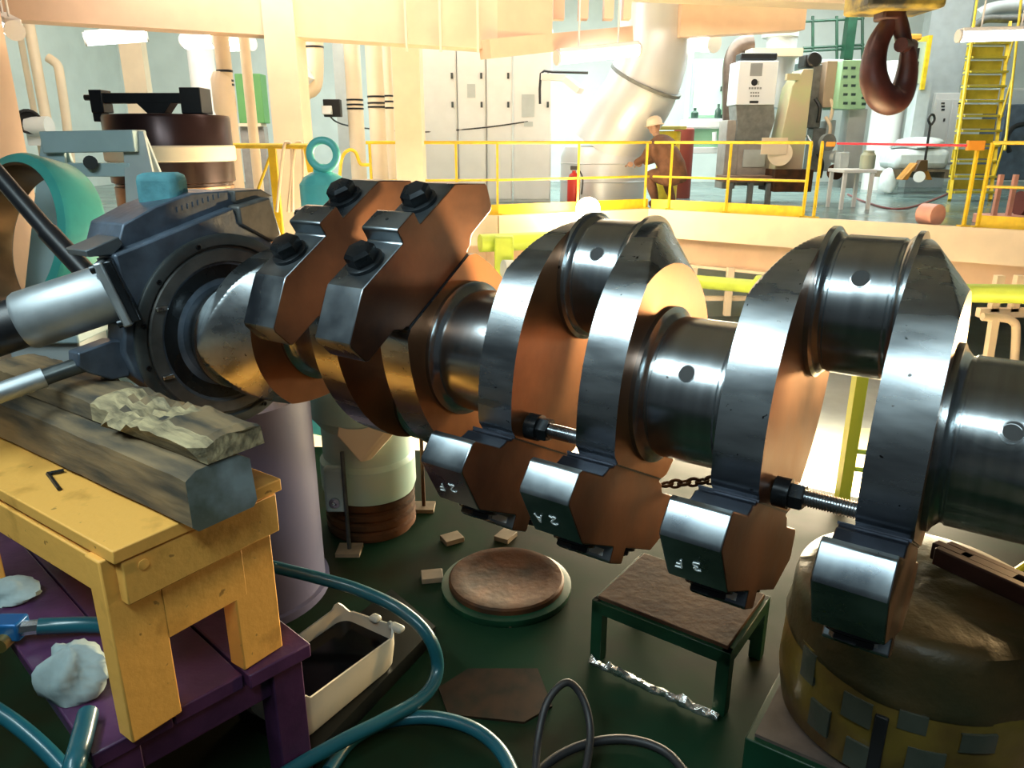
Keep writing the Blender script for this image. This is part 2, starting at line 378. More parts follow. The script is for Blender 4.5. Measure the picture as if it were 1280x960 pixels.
def stroke(mb, pts, org, ex, ey, ez, wd=.0026):
    for a, b in zip(pts, pts[1:]):
        p, q = org + ex*a[0] + ey*a[1] + ez*.0006, org + ex*b[0] + ey*b[1] + ez*.0006
        mb.bar(p, q, wd, .0012, ez)
GLY = {'2': [[(0,.8),(.2,1),(.5,.95),(.55,.7),(.3,.4),(0,.05),(.25,0),(.3,.2),(.6,0)]], '3': [[(0,.9),(.35,1),(.5,.75),(.2,.55),(.5,.4),(.45,.1),(0,.05)]],
       'F': [[(.55,1),(.05,.95),(0,0)], [(.02,.5),(.4,.55)]], 'A': [[(0,0),(.3,1),(.6,0)], [(.1,.4),(.5,.4)]]}
def counterweight(phi, x0, x1, text=None, tape=None, bh=1.):
    er, el = frame(phi); ed = -er
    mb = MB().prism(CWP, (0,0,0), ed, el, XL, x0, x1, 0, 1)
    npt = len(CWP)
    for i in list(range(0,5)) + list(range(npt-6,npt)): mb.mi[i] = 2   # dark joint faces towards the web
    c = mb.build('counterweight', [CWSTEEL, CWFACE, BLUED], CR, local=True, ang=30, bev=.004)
    for s in (-1, 1):                                                # bolt heads in the two seats
        org = ed*.357 + el*(s*.108) + XL*((x0+x1)/2)
        b = MB().lathe([(.043,0),(.043,.008),(.037,.010)], org, ed, 24)
        b.lathe([(.036,.009),(.036,.009+.024*bh),(.029,.009+.032*bh),(0,.009+.034*bh)], org, ed, 6)
        b.build('counterweight_bolt', BLACKST, c, local=True, ang=30)
    org = ed*.392 + XL*((x0+x1)/2)
    MB().lathe([(.004,-.002),(.004,.0012),(0,.0012)], org, ed, 10).build('centre_pop', HOLE, c, local=True)
    MB().box(ed*.1935 + XL*((x0+x1)/2), (x1-x0+.004, .26, .005), (XL, el, ed)).build('joint_shim', BLUED, c, local=True)
    if text:
        # written upside down on the lower chamfer
        p0, p1 = ed*.291 + el*.281, ed*.350 + el*.196
        ey = (p1-p0).normalized(); ex = -XL; ez = (ed*.7 + el*.7).normalized(); ez = (ez - ey*ez.dot(ey)).normalized()
        for k, ch in enumerate(text):
            org = p0*.50 + p1*.50 + XL*((x0+x1)/2 + .012 - .034*k) + ey*.008*k
            g = MB()
            for st in GLY[ch]: stroke(g, [(a*.024, (b-.0)*.024) for a, b in st], org, ex, ey, ez)
            g.build('painted_mark', CHALK, c, local=True)
    if tape:
        MB().box(ed*.374 + el*.0352 + XL*((x0+x1)/2+tape), (.046, .0016, .014), (XL, el, ed)).build('tape_label', PAPER, c, local=True)
    return c
def journal(name, org, x0, x1, r, m=RINGED, coll=.018, seg=72):
    prof = [(r+coll,x0),(r+coll,x0+.010),(r+coll*.45,x0+.014),(r+.004,x0+.018),(r-.003,x0+.024),(r-.003,x0+.028),(r,x0+.031),
            (r,x1-.031),(r-.003,x1-.028),(r-.003,x1-.024),(r+.004,x1-.018),(r+coll*.45,x1-.014),(r+coll,x1-.010),(r+coll,x1)]
    return MB().lathe(prof, org, XL, seg).build(name, m, CR, local=True, ang=30)
def oil_hole(par, axis_org, x, r, ang, plug=False):                  # ang from up towards the viewer
    nv = Vector((0, -math.sin(ang), math.cos(ang))); org = axis_org + XL*x + nv*r
    MB().lathe([(.0175,-.004),(.0172,.0004),(.0152,.0008),(.0140,-.004)], org, nv, 28, False).build('hole_rim', BRIGHT, par, local=True)
    if plug:
        MB().lathe([(.0130,-.004),(.0130,-.0005),(.0055,-.0003),(.0055,-.002),(0,-.002)], org, nv, 6).build('screw_plug', GUN, par, local=True)
    else:
        MB().lathe([(.0150,-.004),(.0150,.0009),(0,.0012)], org, nv, 24).build('oil_hole', HOLE, par, local=True)
throws = [(TC-3*L_, PH+math.radians(240)), (TC-2*L_, PH+math.radians(120)), (TC-L_, PH), (TC, PH)]
marks = {2: ('2F', '2A'), 3: ('3F', None)}
for i, (tc, ph) in enumerate(throws):
    er, el = frame(ph); po = er*.219
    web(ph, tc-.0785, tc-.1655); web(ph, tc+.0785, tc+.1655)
    for j, (a, b) in enumerate(((tc-.190, tc-.082), (tc+.053, tc+.161))):
        mk = marks.get(i, (None, None))[j]
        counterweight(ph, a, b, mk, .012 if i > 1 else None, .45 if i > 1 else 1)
    pin = journal('crankpin', po, tc-.0790, tc+.0790, .133, coll=.014)
    if i > 1: oil_hole(pin, po, tc, .133, math.radians(58))
z0 = Vector((0,0,0))
for k in range(-2, 2):
    c = -.012 + k*L_
    jr = journal('main_journal', z0, c-.0960, c+.0965, .150)
    if k >= 0: oil_hole(jr, z0, c+.004, .150, math.radians(60))
jr = MB().lathe([(.168,.416),(.168,.426),(.158,.430),(.154,.434),(.147,.440),(.147,.444),(.150,.447),(.150,1.15)], z0, XL, 72).build('main_journal', RINGED, CR, local=True, ang=30)
oil_hole(jr, z0, .511+.002, .150, math.radians(62), plug=True)
MB().lathe([(.150,-1.486),(.150,-1.80),(.145,-1.805)], z0, XL, 72).build('main_journal', RINGED, CR, local=True, ang=30)

# jacking screws between the webs
def jack_screw(tc, label):
    n, u = on_plane(1022 if tc > 0 else 699, 626 if tc > 0 else 541, tc)
    y = -n
    root = thing('jacking_screw', label, 'screw', AX, 'jacking screws between crank webs', rz=-TH)
    c0 = Vector((0, y, u))
    m = MB(); prof = []
    x = tc-.03
    while x < tc+.075: prof += [(.0130,x),(.0162,x+.0024)]; x += .0048
    m.lathe(prof, c0, XL, 20).build('threaded_rod', BRIGHT, root, local=True, ang=60)
    m = MB().lathe([(.026,tc-.046),(.0265,tc-.044),(.0265,tc-.026),(.024,tc-.022)], c0, XL, 6); m.build('hex_nut', BLACKST, root, local=True, ang=30)
    MB().lathe([(.026,tc-.077),(.029,tc-.075),(.029,tc-.048),(.020,tc-.046)], c0, XL, 24).build('round_head', BLACKST, root, local=True, ang=30)
jack_screw(TC, 'short jacking screw between the two webs beside the wrapped drum')
jack_screw(TC-L_, 'short jacking screw between the two webs of the middle throw')

# ================================================================== BEARING MACHINE AT THE LEFT END OF THE SHAFT
def nu(px, py, t): n, u = on_plane(px, py, t); return (-n, u)       # (y, z) in the shaft frame
HB = thing('bearing_housing', 'dark blue-grey cast bearing housing clamped round the left shaft end', 'machine', AX, rz=-TH)
def lprism(poly_px, t_px, t0, t1, name, m, par, bev=.006):
    poly = [nu(px, py, t_px) for px, py in poly_px]
    return MB().prism(poly, (0,0,0), YL, ZL, XL, t0, t1).build(name, m, par, local=True, bev=bev)
T_ = -1.31                                                           # front plane of the housing
hb = lprism([(143,319),(215,290),(292,259),(300,281),(338,300),(366,340),(378,400),(372,455),(345,497),(300,517),(250,513),(205,497),(170,472),(155,440),(156,395),(160,382)], T_, -1.392, T_, 'housing_body', DBLUE, HB)
lprism([(141,316),(150,280),(190,258),(236,241),(281,238),(291,256),(215,287)], -1.36, -1.50, -1.345, 'top_casting', DBLUE, HB, .004)
lprism([(108,314),(150,296),(156,306),(143,319),(112,322)], -1.32, -1.42, -1.325, 'side_ledge', mat('worn_grey_edge', (.16,.19,.21), .4, .6, var=.3), HB, .003)
lprism([(294,258),(334,246),(349,293),(338,303),(298,281)], T_, -1.40, T_+.012, 'clamp_block', DGREY, HB, .006)
lprism([(285,252),(292,257),(334,245),(318,236),(284,238)], -1.36, -1.44, -1.33, 'clamp_block', DGREY, HB, .004)
# stepped face rings round the crankpin
ro = frame(PH+math.radians(240))[0]*.219
MB().lathe([(.268,T_-.01),(.268,T_+.008),(.262,T_+.012),(.240,T_+.012),(.236,T_+.002),(.225,T_+.001)], ro, XL, 96, False).build('face_ring', GUN, HB, local=True)
MB().lathe([(.230,T_-.01),(.230,T_+.004),(.226,T_+.008),(.196,T_+.008),(.190,T_-.01)], ro, XL, 96, False).build('inner_ring', DGREY, HB, local=True)
MB().lathe([(.190,T_-.01),(.186,T_+.001),(.150,T_+.001),(.146,T_-.01)], ro, XL, 72, False).build('bore_ring', BLACKST, HB, local=True)
for a in (15, 48, 75, 100, 130, 165, 200):                           # cap screws on the ring
    a = math.radians(a); dv = Vector((0, -math.sin(a), math.cos(a)))
    MB().lathe([(.007,T_+.006),(.007,T_+.016),(.004,T_+.016),(.004,T_+.013),(0,T_+.013)], ro + dv*.249, XL, 12).build('cap_screw', BLACKST, HB, local=True)
for a in (62, 112):
    a = math.radians(a); dv = Vector((0, -math.sin(a), math.cos(a))); MB().box(ro + dv*.212 + XL*(T_+.012), (.010,.030,.012)).build('tool_pad', BRIGHT, HB, local=True, bev=.002)
# embossed bars on the top casting
for k in range(9):
    px = 222 + 6.5*k; py = 262 - 2.2*k
    y, z = nu(px, py, -1.345); MB().box((-1.3445, y, z), (.005, .005, .013)).build('raised_letter_bar', DBLUE, HB, local=True)
# link lug on the side of the housing
lg = [nu(px, py, -1.34) for px, py in ((95,441),(138,425),(160,425),(160,470),(138,474),(110,466),(96,458))]
MB().prism(lg, (0,0,0), YL, ZL, XL, -1.38, -1.33).build('link_lug', DBLUE, HB, local=True, bev=.004)
# feed arm: steel barrel on a flange, with a black handgrip
def pl(px, py, t): n, u = on_plane(px, py, t); return cw(t, n, u)
def dep(p): d = p - CAM; return d.y*CP - d.z*SP
a0 = pl(148, 362, -1.35); S0 = dep(a0)
FA = thing('feed_arm', 'round bright steel barrel arm with flange bolted to the blue-grey housing', 'machine arm', ats(60, 400, S0))
a1 = ats(28, 402, S0-.05)
ad = (a1-a0).normalized(); br = S0/FPX*36
SATIN = mat('satin_grey_steel', (.42,.46,.48), .48, .75, var=.2, scale=14, rvar=.05)
MB().lathe([(br*.97,.012),(br,.02),(br,(a1-a0).length-.01),(br*.94,(a1-a0).length)], a0, ad, 40).build('barrel', SATIN, FA)
sd = ad.cross(U_).normalized(); uu = sd.cross(ad)
MB().box(a0 + ad*.004, (.022, br*2.05, br*2.3), (ad, sd, uu)).build('flange_plate', SATIN, FA, bev=.005)
MB().box(a0 - ad*.017, (.020, br*1.95, br*2.2), (ad, sd, uu)).build('spacer_block', BLACKST, FA, bev=.004)
for i, j in ((-1,-1),(-1,1),(1,-1),(1,1)):
    p = a0 + sd*(i*br*.86) + uu*(j*br*.98)
    MB().lathe([(.011,0),(.011,.024),(.006,.024),(.006,.018),(0,.018)], p, ad, 14).build('cap_screw', BLACKST, FA)
MB().lathe([(br*.82,-.03),(br*.86,-.02),(br*.86,.24),(br*.7,.26)], a1, ad, 36).build('handgrip', BLACK, FA)
# tie rod lower down, black lever leaning behind
TR = thing('tie_rod', 'slim grey steel tie rod reaching the lower lug of the housing', 'rod', ats(50, 475, 2.2))
b0 = pl(106, 454, -1.355); S1 = dep(b0); b1 = ats(-40, 505, S1-.12)
MB().cyl(b0, b0*.62 + b1*.38, .020, 20).build('rod_socket', GUN, TR); MB().cyl(b0*.64 + b1*.36, b1, .024, 20).build('rod_tube', SATIN, TR)
LV = thing('lever_bar', 'thick black lever bar leaning beside the teal bearing ring', 'lever', ats(50, 280, 2.6))
MB().cyl(ats(-14, 205, 2.60), ats(62, 292, 2.58), .030, 18).build('bar', BLACK, LV); MB().cyl(ats(60, 290, 2.58), ats(118, 352, 2.56), .035, 18).build('grip', BLACK, LV)
# violet grey pedestal below the housing
pd = MB(); r_ = .30
pc = Vector((-1.03, 2.52, 0))
prof = [(r_, 0), (r_, .02), (r_*.985, .03), (r_*.985, .80)]
pd.lathe([(.315,0),(.315,.03),(.30,.035),(.30,.80),(.28,.80)], pc, U_, 56)
pd.build('pedestal', PVIO, None, 'violet grey round pedestal standing under the bearing housing', 'pedestal')
# teal rag on top of the housing
def crumple(name, c, rx, ry, rz, m, label, cat, seed=1, seg=22, rings=14, amp=.25, flat=-.35):
    rnd = random.Random(seed); mb = MB(); c = Vector(c)
    ph = [(rnd.uniform(2,6), rnd.uniform(2,6), rnd.uniform(0,6.3), rnd.uniform(.3,1)) for _ in range(7)]
    for i in range(rings+1):
        p = math.pi*i/rings
        for k in range(seg):
            a = 2*math.pi*k/seg; d = 1 + amp*sum(w_*math.sin(f1*a + f2*p + q) for f1,f2,q,w_ in [(round(x),y,z,w2) for x,y,z,w2 in ph])/3*math.sin(p)
            v = Vector((math.sin(p)*math.cos(a)*rx*d, math.sin(p)*math.sin(a)*ry*d, max(flat, math.cos(p))*rz*(1+.5*(d-1))))
            mb.v.append(c + v)
    for i in range(rings):
        for k in range(seg): k2 = (k+1) % seg; mb.f.append((i*seg+k, (i+1)*seg+k, (i+1)*seg+k2, i*seg+k2)); mb.mi.append(0)
    return mb.build(name, m, None, label, cat, ang=60)
q = pl(204, 240, -1.43)
MB().box(q, (.11, .09, .10)).build('wiping_cloth', RAGT, None, 'folded teal wiping cloth standing on top of the blue-grey housing', 'cloth', bev=.02)

# ================================================================== TIMBERS, STOOL, BENCH (aligned with the shaft)
ZS, ZB = .90, .43
def board(mb, p, q, wd, th, side):                                   # board whose top edge runs p-q, extends to `side`
    mb.add([p, q, q+side*wd, p+side*wd] + [v - U_*th for v in (p, q, q+side*wd, p+side*wd)], [(0,1,2,3),(7,6,5,4),(0,4,5,1),(1,5,6,2),(2,6,7,3),(3,7,4,0)])
    return mb
B_ = -N_                                                             # away from the viewer's side
c0 = atz(140, 690, ZS)
ST = thing('step_stool', 'yellow painted wooden step stool standing on the purple bench', 'stool', (c0.x-.2, c0.y+.2, ZB))
LS = .95
board(MB(), c0, c0 - A_*LS, .40, .030, B_).build('seat_board', YELW, ST, bev=.003)
lw = .115
# end panel: apron with its legs on each end
for e, dx in enumerate((.035, LS-.07)):
    o = c0 - A_*dx - U_*.030
    MB().box(o + B_*.20 - U_*.052 + A_*.016, (.030, .37, .098), (A_, B_, U_)).build('apron', YELW, ST, bev=.003)
    MB().box(o + B_*.20 - U_*.165 - A_*.012, (.020, .20, .155), (A_, B_, U_)).build('cross_panel', YELW, ST, bev=.002)
    for k, off in enumerate((.045, .325)):
        MB().box(o + B_*(off) - U_*((ZS-.030-ZB)/2) - A_*.030, (.055, lw, ZS-.030-ZB), (A_, B_, U_)).build('leg', YELW, ST, bev=.004)
MB().box(c0 - A_*(LS/2) + B_*.012 - U_*.085, (LS-.18, .024, .085), (A_, B_, U_)).build('side_rail', YELW, ST, bev=.003)
MB().box(c0 - A_*(LS/2) + B_*.385 - U_*.085, (LS-.18, .024, .085), (A_, B_, U_)).build('side_rail', YELW, ST, bev=.003)
MB().lathe([(.011,0),(.011,.003),(0,.004)], c0 - U_*.055 + B_*.055 - A_*.002, A_, 14).build('plug', YELW, ST)
# purple bench under it
d0 = atz(112, 946, ZB); d1 = atz(386, 800, ZB)
bd = (d1-d0); bl = bd.length; be = bd.normalized(); ba = Vector((be.y, -be.x, 0))   # be along the end edge, ba outwards (right)
BN = thing('work_bench', 'low purple painted wooden bench under the yellow stool', 'bench', (d0.x-.4, d0.y+.3, 0))
NBD = 3; wb = bl/NBD
for k in range(NBD):
    p = d0 + be*(wb*k + .003); zz = (0, -.006, -.002)[k]
    mb = MB(); board(mb, p + U_*zz + ba*(0, -.01, .012)[k], p - ba*1.5 + U_*zz, wb-.006, .04, be); mb.build('top_plank', PURP, BN, bev=.004)
MB().box((d0+d1)/2 - ba*.05 - U_*.085, (.04, bl-.03, .085), (ba, be, U_)).build('end_rail', PURP, BN, bev=.003)
for a, b in ((.05,.06),(.05,bl-.06),(1.40,.06),(1.40,bl-.06)):
    MB().box(d0 - ba*a + be*b - U_*(.04+(ZB-.04)/2), (.075, .085, ZB-.04), (ba, be, U_)).build('leg', PURP, BN, bev=.004)
# beam
e0 = atz(243, 667, ZS)
TB = MB(); TBL = 1.5; Wb, Hb = .155, .125
sec = [(0,.012),(.012,0),(Wb-.012,0),(Wb,.012),(Wb,Hb-.02),(Wb-.03,Hb-.004),(Wb*.5,Hb),(.03,Hb-.002),(.004,Hb-.016)]
rn = random.Random(4); NSL = 24
for k in range(NSL+1):
    for y, z in sec:
        jx = (rn.random()-.5)*.004
        TB.v.append(e0 - A_*(TBL*k/NSL + (.012*z/Hb if k == 0 else 0)) + B_*(y+jx) + U_*(z + (rn.random()*.004 if z > .05 else 0)))
n = len(sec)
for k in range(NSL):
    for i in range(n): j = (i+1) % n; TB.f.append((k*n+i, k*n+j, (k+1)*n+j, (k+1)*n+i)); TB.mi.append(0)
TB.f.append(tuple(range(n))); TB.f.append(tuple(NSL*n+i for i in range(n))); TB.mi += [1,0]
TB.build('timber_beam', [TIMB, mat('painted_beam_end', (.30,.36,.37), .6, 0, col2=(.10,.115,.085), scale=7, thr=(.44,.66))], None, 'long squared grimy timber beam with painted end lying on the yellow stool', 'timber', base=e0)
# broken plank lying on the beam
f0 = atz(262, 583, ZS+Hb) + U_*.005
PK = MB(); NSL = 44; PW = .135
rn = random.Random(11)
prevb = 0
rows = []
for k in range(NSL+1):
    x = .98*k/NSL; fr = x/.98
    split = max(0, 1-abs(fr-.30)/.16)                                # splintered stretch in the middle
    th = .050 + .004*rn.random() - .012*split*rn.random()
    if k == 0: th = .045
    row = []
    for j in range(9):
        y = PW*j/8; zt = th*(1 - .25*(abs(j/8-.5)*2)**4) - split*.022*rn.random() + (.012*rn.random() if split > .1 else .002*rn.random())
        yy = y + (rn.random()-.5)*.006*(1 if j in (0,8) else .3) - (.022*split*rn.random() if j == 0 else 0) - (.028 if (j == 0 and .02 < fr < .36) else 0)
        row.append(f0 - A_*(x + (.015*rn.random() if k == 0 else 0)) + B_*yy + U_*zt)
    rows.append((row, [f0 - A_*x + B_*(-.004), f0 - A_*x + B_*PW]))
o = 0
for row, bot in rows: PK.v += row + [bot[1], bot[0]]
m_ = 11
for k in range(NSL):
    fr = k/NSL
    for i in range(m_):
        j = (i+1) % m_; PK.f.append((k*m_+i, k*m_+j, (k+1)*m_+j, (k+1)*m_+i))
        sp = (.14 < fr < .44 and i < 6 and rn.random() < .85) or (fr < .45 and i in (0, 10)) or (fr < .14 and i < 1)
        PK.mi.append(1 if sp else 0)
PK.f.append(tuple(range(m_))); PK.f.append(tuple(NSL*m_+i for i in range(m_))); PK.mi += [1, 0]
PK.build('broken_plank', [TIMB, SPLIT], None, 'splintered dark plank with pale torn wood lying on top of the timber beam', 'plank', ang=25, base=f0)
# allen key on the stool
k0 = [atz(80, 588, ZS+.006), atz(60, 592, ZS+.006), atz(74, 611, ZS+.006)]
MB().tube([k0[0], k0[0]*.15+k0[1]*.85, k0[1], k0[1]*.85+k0[2]*.15, k0[2]], .005, 6, sub=3).build('hex_key', BLACKST, None, 'small black bent hex key lying on the yellow stool', 'tool')
# rag, valve, hoses on the bench
q = atz(92, 838, ZB+.05)
crumple('cleaning_rag', (q.x, q.y, ZB+.032), .075, .07, .085, RAGW, 'crumpled pale blue-white cleaning rag on the purple bench by the stool leg', 'rag', 3, amp=.35)
q = atz(28, 735, ZB+.03)
crumple('cleaning_rag', (q.x-.04, q.y, ZB+.016), .08, .05, .04, RAGW, 'small dirty rag lying under the yellow stool', 'rag', 8, amp=.35)
q = atz(12, 785, ZB+.04)
VL = thing('air_valve', 'small blue air line valve with brass plug on the purple bench', 'valve', (q.x, q.y, ZB))
MB().box((q.x, q.y, ZB+.042), (.075, .055, .05)).build('body', mat('blue_valve_paint', (.01,.11,.30), .35, .2), VL, bev=.006)
MB().cyl((q.x+.03, q.y-.005, ZB+.042), (q.x+.075, q.y+.004, ZB+.042), .019, 8).build('hose_nut', BRIGHT, VL)
MB().cyl((q.x, q.y-.05, ZB+.022), (q.x, q.y-.01, ZB+.022), .02, 16).build('brass_plug', mat('brass', (.5,.36,.12), .35, .9), VL)
MB().tube([(q.x+.07, q.y+.004, ZB+.042), atz(70,782,ZB+.035), atz(110,781,ZB+.03), atz(170,783,ZB+.03)], .021, 12).build('air_hose', HOSE, None, 'short teal hose from the blue valve running under the stool', 'hose')
def floor_hose(name, pts, r, m, label):
    MB().tube([atz(px, py, z) for px, py, z in pts], r, 12, sub=8).build(name, m, None, label, 'hose')
floor_hose('air_hose', [(110,892,ZB+.024),(101,928,ZB+.024),(90,968,ZB+.01),(80,1015,.34),(76,1060,.25)], .022, HOSE, 'teal hose hanging down past the bench edge below the stool leg')
floor_hose('air_hose', [(-30,872,.30),(20,905,.26),(60,940,.22),(100,985,.18)], .020, HOSE, 'dark teal hose hanging beside the purple bench legs')
floor_hose('air_hose', [(300,698,.36),(340,708,.33),(400,723,.30),(450,738,.28),(500,762,.26),(535,795,.20),(547,835,.10),(530,870,.06),(480,900,.07),(430,925,.08),(360,965,.08),(300,1010,.08)], .020, HOSE, 'teal hose looping over the drip tray corner and along the floor')
floor_hose('air_hose', [(410,965,.022),(440,925,.022),(485,902,.022),(540,897,.022),(590,910,.024),(625,938,.022),(645,980,.022),(650,1020,.022)], .020, HOSE, 'teal hose lying in a wide arc on the green floor')
floor_hose('air_hose', [(668,1000,.016),(672,930,.06),(684,878,.13),(708,853,.16),(728,872,.12),(738,915,.06),(730,975,.016),(722,1010,.016)], .011, RUBBER, 'thin black cable standing up in a loop on the green floor')
floor_hose('air_hose', [(640,1000,.016),(690,950,.016),(740,928,.016),(790,925,.016),(835,942,.016),(870,985,.016)], .013, RUBBER, 'black hose curving low across the floor behind the cable loop')

# ================================================================== FLOOR ITEMS UNDER THE SHAFT
# drip tray cut from a plastic can
T0, T1, T2 = atz(500, 832, .06), atz(395, 921, .06), atz(330, 880, .06)
td = (T1-T0); tl = td.length; te = td.normalized(); tn = Vector((te.y, -te.x, 0))
if tn.x > 0: tn = -tn
TW, TLN, THH = .25, .42, .135
TY = thing('drip_tray', 'stained white plastic drip tray of black waste oil on the floor', 'tray', (T0.x-.2, T0.y-.05, .06))
def rrect(x0, y0, x1, y1, r, k=6):
    out = []
    for cx, cy, a0_ in ((x1-r,y1-r,0),(x0+r,y1-r,90),(x0+r,y0+r,180),(x1-r,y0+r,270)):
        for i in range(k+1): a = math.radians(a0_ + 90*i/k); out.append((cx+r*math.cos(a), cy+r*math.sin(a)))
    return out
orgT = T0 - te*.01
mb = MB(); loops = []
def lp(ins, z, r): return [orgT + te*a + tn*b + U_*z for a, b in rrect(ins, ins, TLN-ins, TW-ins, r)]
outer = [lp(.018, 0, .04), lp(.006, .02, .05), lp(.0, THH*.6, .05), lp(0, THH, .05)]
inner = [lp(.006, THH, .045), lp(.008, .06, .045), lp(.02, .02, .04)]
n = len(outer[0]); al = outer + inner
rn = random.Random(5)
for li, l_ in enumerate(al):
    for i, v in enumerate(l_): mb.v.append(v + (U_*(.018*math.sin(i*.9) if li in (3,4) else 0)))
for k in range(len(al)-1):
    for i in range(n): j = (i+1) % n; mb.f.append((k*n+i, k*n+j, (k+1)*n+j, (k+1)*n+i)); mb.mi.append(0)
mb.f.append(tuple(range(n))); mb.f.append(tuple((len(al)-1)*n+i for i in range(n))); mb.mi += [0,0]
mb.build('tray_shell', TRAYM, TY, ang=50)
mb = MB().prism(rrect(.0095, .0095, TLN-.0095, TW-.0095, .04), orgT, te, tn, U_, .03, .085); mb.build('oil_pool', OIL, TY)
c = orgT + te*.005 + tn*.01 + U_*(THH)
MB().box(c, (.03,.05,.02), (te, tn, U_)).build('torn_lip', TRAYM, TY, bev=.008); MB().box(c + tn*.09, (.03,.035,.02), (te, tn, U_)).build('torn_lip', TRAYM, TY, bev=.008)
# dark plate under the tray
p = [atz(545,800,0), atz(490,752,0), atz(300,900,0), atz(395,960,0)]
quadslab('base_plate', [(v.x, v.y) for v in p], 0, .056, mat('oily_black_plate', (.02,.022,.02), .3, .5, var=.3), None, label='oily black steel plate on the floor under the drip tray', cat='plate')
# round cover with wooden chocks
rc = atz(633, 722, .05)
CV = thing('round_cover', 'round rusty brown cover disc on a green flange on the floor', 'cover', (rc.x, rc.y, 0))
MB().lathe([(.245,0),(.25,.012),(.25,.03),(.232,.034)], (rc.x, rc.y, 0), U_, 48, True).build('flange', GREENP, CV)
MB().lathe([(.222,.034),(.222,.052),(.214,.058),(.17,.058),(.16,.054),(0,.053)], (rc.x, rc.y, 0), U_, 48, True).build('disc', RUST, CV)
ch = [((565,671), 30, 'thin square wooden chock beside the far edge of the round cover'), ((540,718), 10, 'dark square wooden chock left of the round cover'), ((645,757), 25, 'square wooden chock against the near edge of the round cover'), ((632,668), 60, 'small grey wooden chock behind the round cover')]
for (px, py), a, lab in ch:
    q = atz(px, py, .02); a = math.radians(a); ex = Vector((math.cos(a), math.sin(a), 0)); ey = Vector((-math.sin(a), math.cos(a), 0))
    if 'near' in lab: q = q + Vector((0,-.06,0))
    MB().box((q.x, q.y, .012), (.085, .07, .022), (ex, ey, U_)).build('wooden_chock', WOODP, None, lab, 'chock', 'wooden chocks round the cover', bev=.002)
# standing piston with turquoise guard
pc_ = atz(455, 684, 0); px_, py_ = pc_.x, pc_.y + .2
PS = thing('piston_assembly', 'turquoise and cream painted cylinder part on a ribbed brown ring base', 'cylinder part', (px_, py_, 0))
prof = [(.16,0),(.185,.01)]
for k in range(4): z = .02+.045*k; prof += [(.185,z),(.197,z+.006),(.197,z+.028),(.180,z+.034)]
prof += [(.18,.205)]
MB().lathe(prof, (px_, py_, 0), U_, 48).build('ribbed_base', RUST, PS)
MB().lathe([(.195,.19),(.205,.22),(.205,.34),(.19,.36),(.19,.50),(.235,.56),(.235,.80),(.20,.83)], (px_, py_, 0), U_, 48).build('body', mat('pale_turquoise_paint', (.34,.58,.55), .45, 0, col2=(.50,.58,.50), scale=3), PS)
q0 = Vector((px_-.10, py_-.21, .28)); MB().box(q0, (.085,.05,.20)).build('side_lug', PALEBLUE, PS, bev=.012)
MB().lathe([(.022,0),(.022,.012),(.010,.013),(.010,.004),(0,.004)], q0 + Vector((0,-.025,-.05)), (0,-1,0), 20).build('lug_eye', BRIGHT, PS)
MB().prism([(-.02,.78),(.19,.78),(.16,.55),(.03,.40),(-.06,.52)], (px_, py_-.215, 0), XL, ZL, Vector((.35,.25,0)).normalized(), -.02, .03).build('cream_guard', CREAM2, PS, bev=.01)
for px, py0, py1, lab, col in ((433,565,690,'thin grey rod standing beside the ribbed brown ring base', GUN), (526,540,636,'thin brown rod on a square foot behind the counterweights', RUST)):
    b = atz(px+4, py1, 0); top = at(px, py0, b.y)
    R = thing('marker_rod', lab, 'rod', (b.x, b.y, 0)); MB().cyl((b.x,b.y,.015), (b.x,b.y,top.z), .009, 10).build('rod', col, R); MB().box((b.x,b.y,.009), (.10,.09,.018)).build('foot_plate', WOODP, R)
# green framed stand with worn plywood top
g0, g1 = atz(737, 822, 0), atz(905, 897, 0)
GS = thing('small_stand', 'low dark green steel framed stand with worn brown plywood top', 'stand', ((g0.x+g1.x)/2, (g0.y+g1.y)/2+.15, 0))
gd = (g1-g0); gl = gd.length; ge = gd.normalized(); gn = Vector((-ge.y, ge.x, 0)); GHt, GDp = .226, .36
for a, b in ((.02,.02),(gl-.02,.02),(.02,GDp-.02),(gl-.02,GDp-.02)):
    MB().box(g0 + ge*a + gn*b + U_*(GHt-.02)/2, (.04,.04,GHt-.02), (ge, gn, U_)).build('leg', GREENP, GS, bev=.002)
for b in (.015, GDp-.015): MB().box(g0 + ge*gl/2 + gn*b + U_*(GHt-.022), (gl, .03, .045), (ge, gn, U_)).build('top_rail', GREENP, GS, bev=.002)
for a in (.015, gl-.015): MB().box(g0 + ge*a + gn*GDp/2 + U_*(GHt-.022), (.03, GDp, .045), (ge, gn, U_)).build('top_rail', GREENP, GS, bev=.002)
MB().box(g0 + ge*gl/2 + gn*GDp/2 + U_*(GHt+.006), (gl-.03, GDp-.03, .014), (ge, gn, U_)).build('plywood_top', mat('oily_plywood', (.11,.062,.036), .6, 0, col2=(.05,.025,.018), scale=5, bump=.08, spec=.15), GS, bev=.002)
MB().box(g0 + ge*gl/2 + gn*(GDp-.02) + U_*.075, (gl-.08,.03,.03), (ge, gn, U_)).build('lower_rail', GREENP, GS)
fl = MB(); rn = random.Random(2); NN = 26
for k in range(NN+1):
    a = gl*(.03+.95*k/NN); 
    for y, z in ((-.035,.004),(-.03,.022),(-.018,.030),(-.006,.012)): fl.v.append(g0 + ge*a + gn*(y + (rn.random()-.5)*.012) + U_*max(.002, z*(.4+.8*rn.random())))
for k in range(NN):
    for i in range(3): fl.f.append((k*4+i, k*4+i+1, (k+1)*4+i+1, (k+1)*4+i)); fl.mi.append(0)
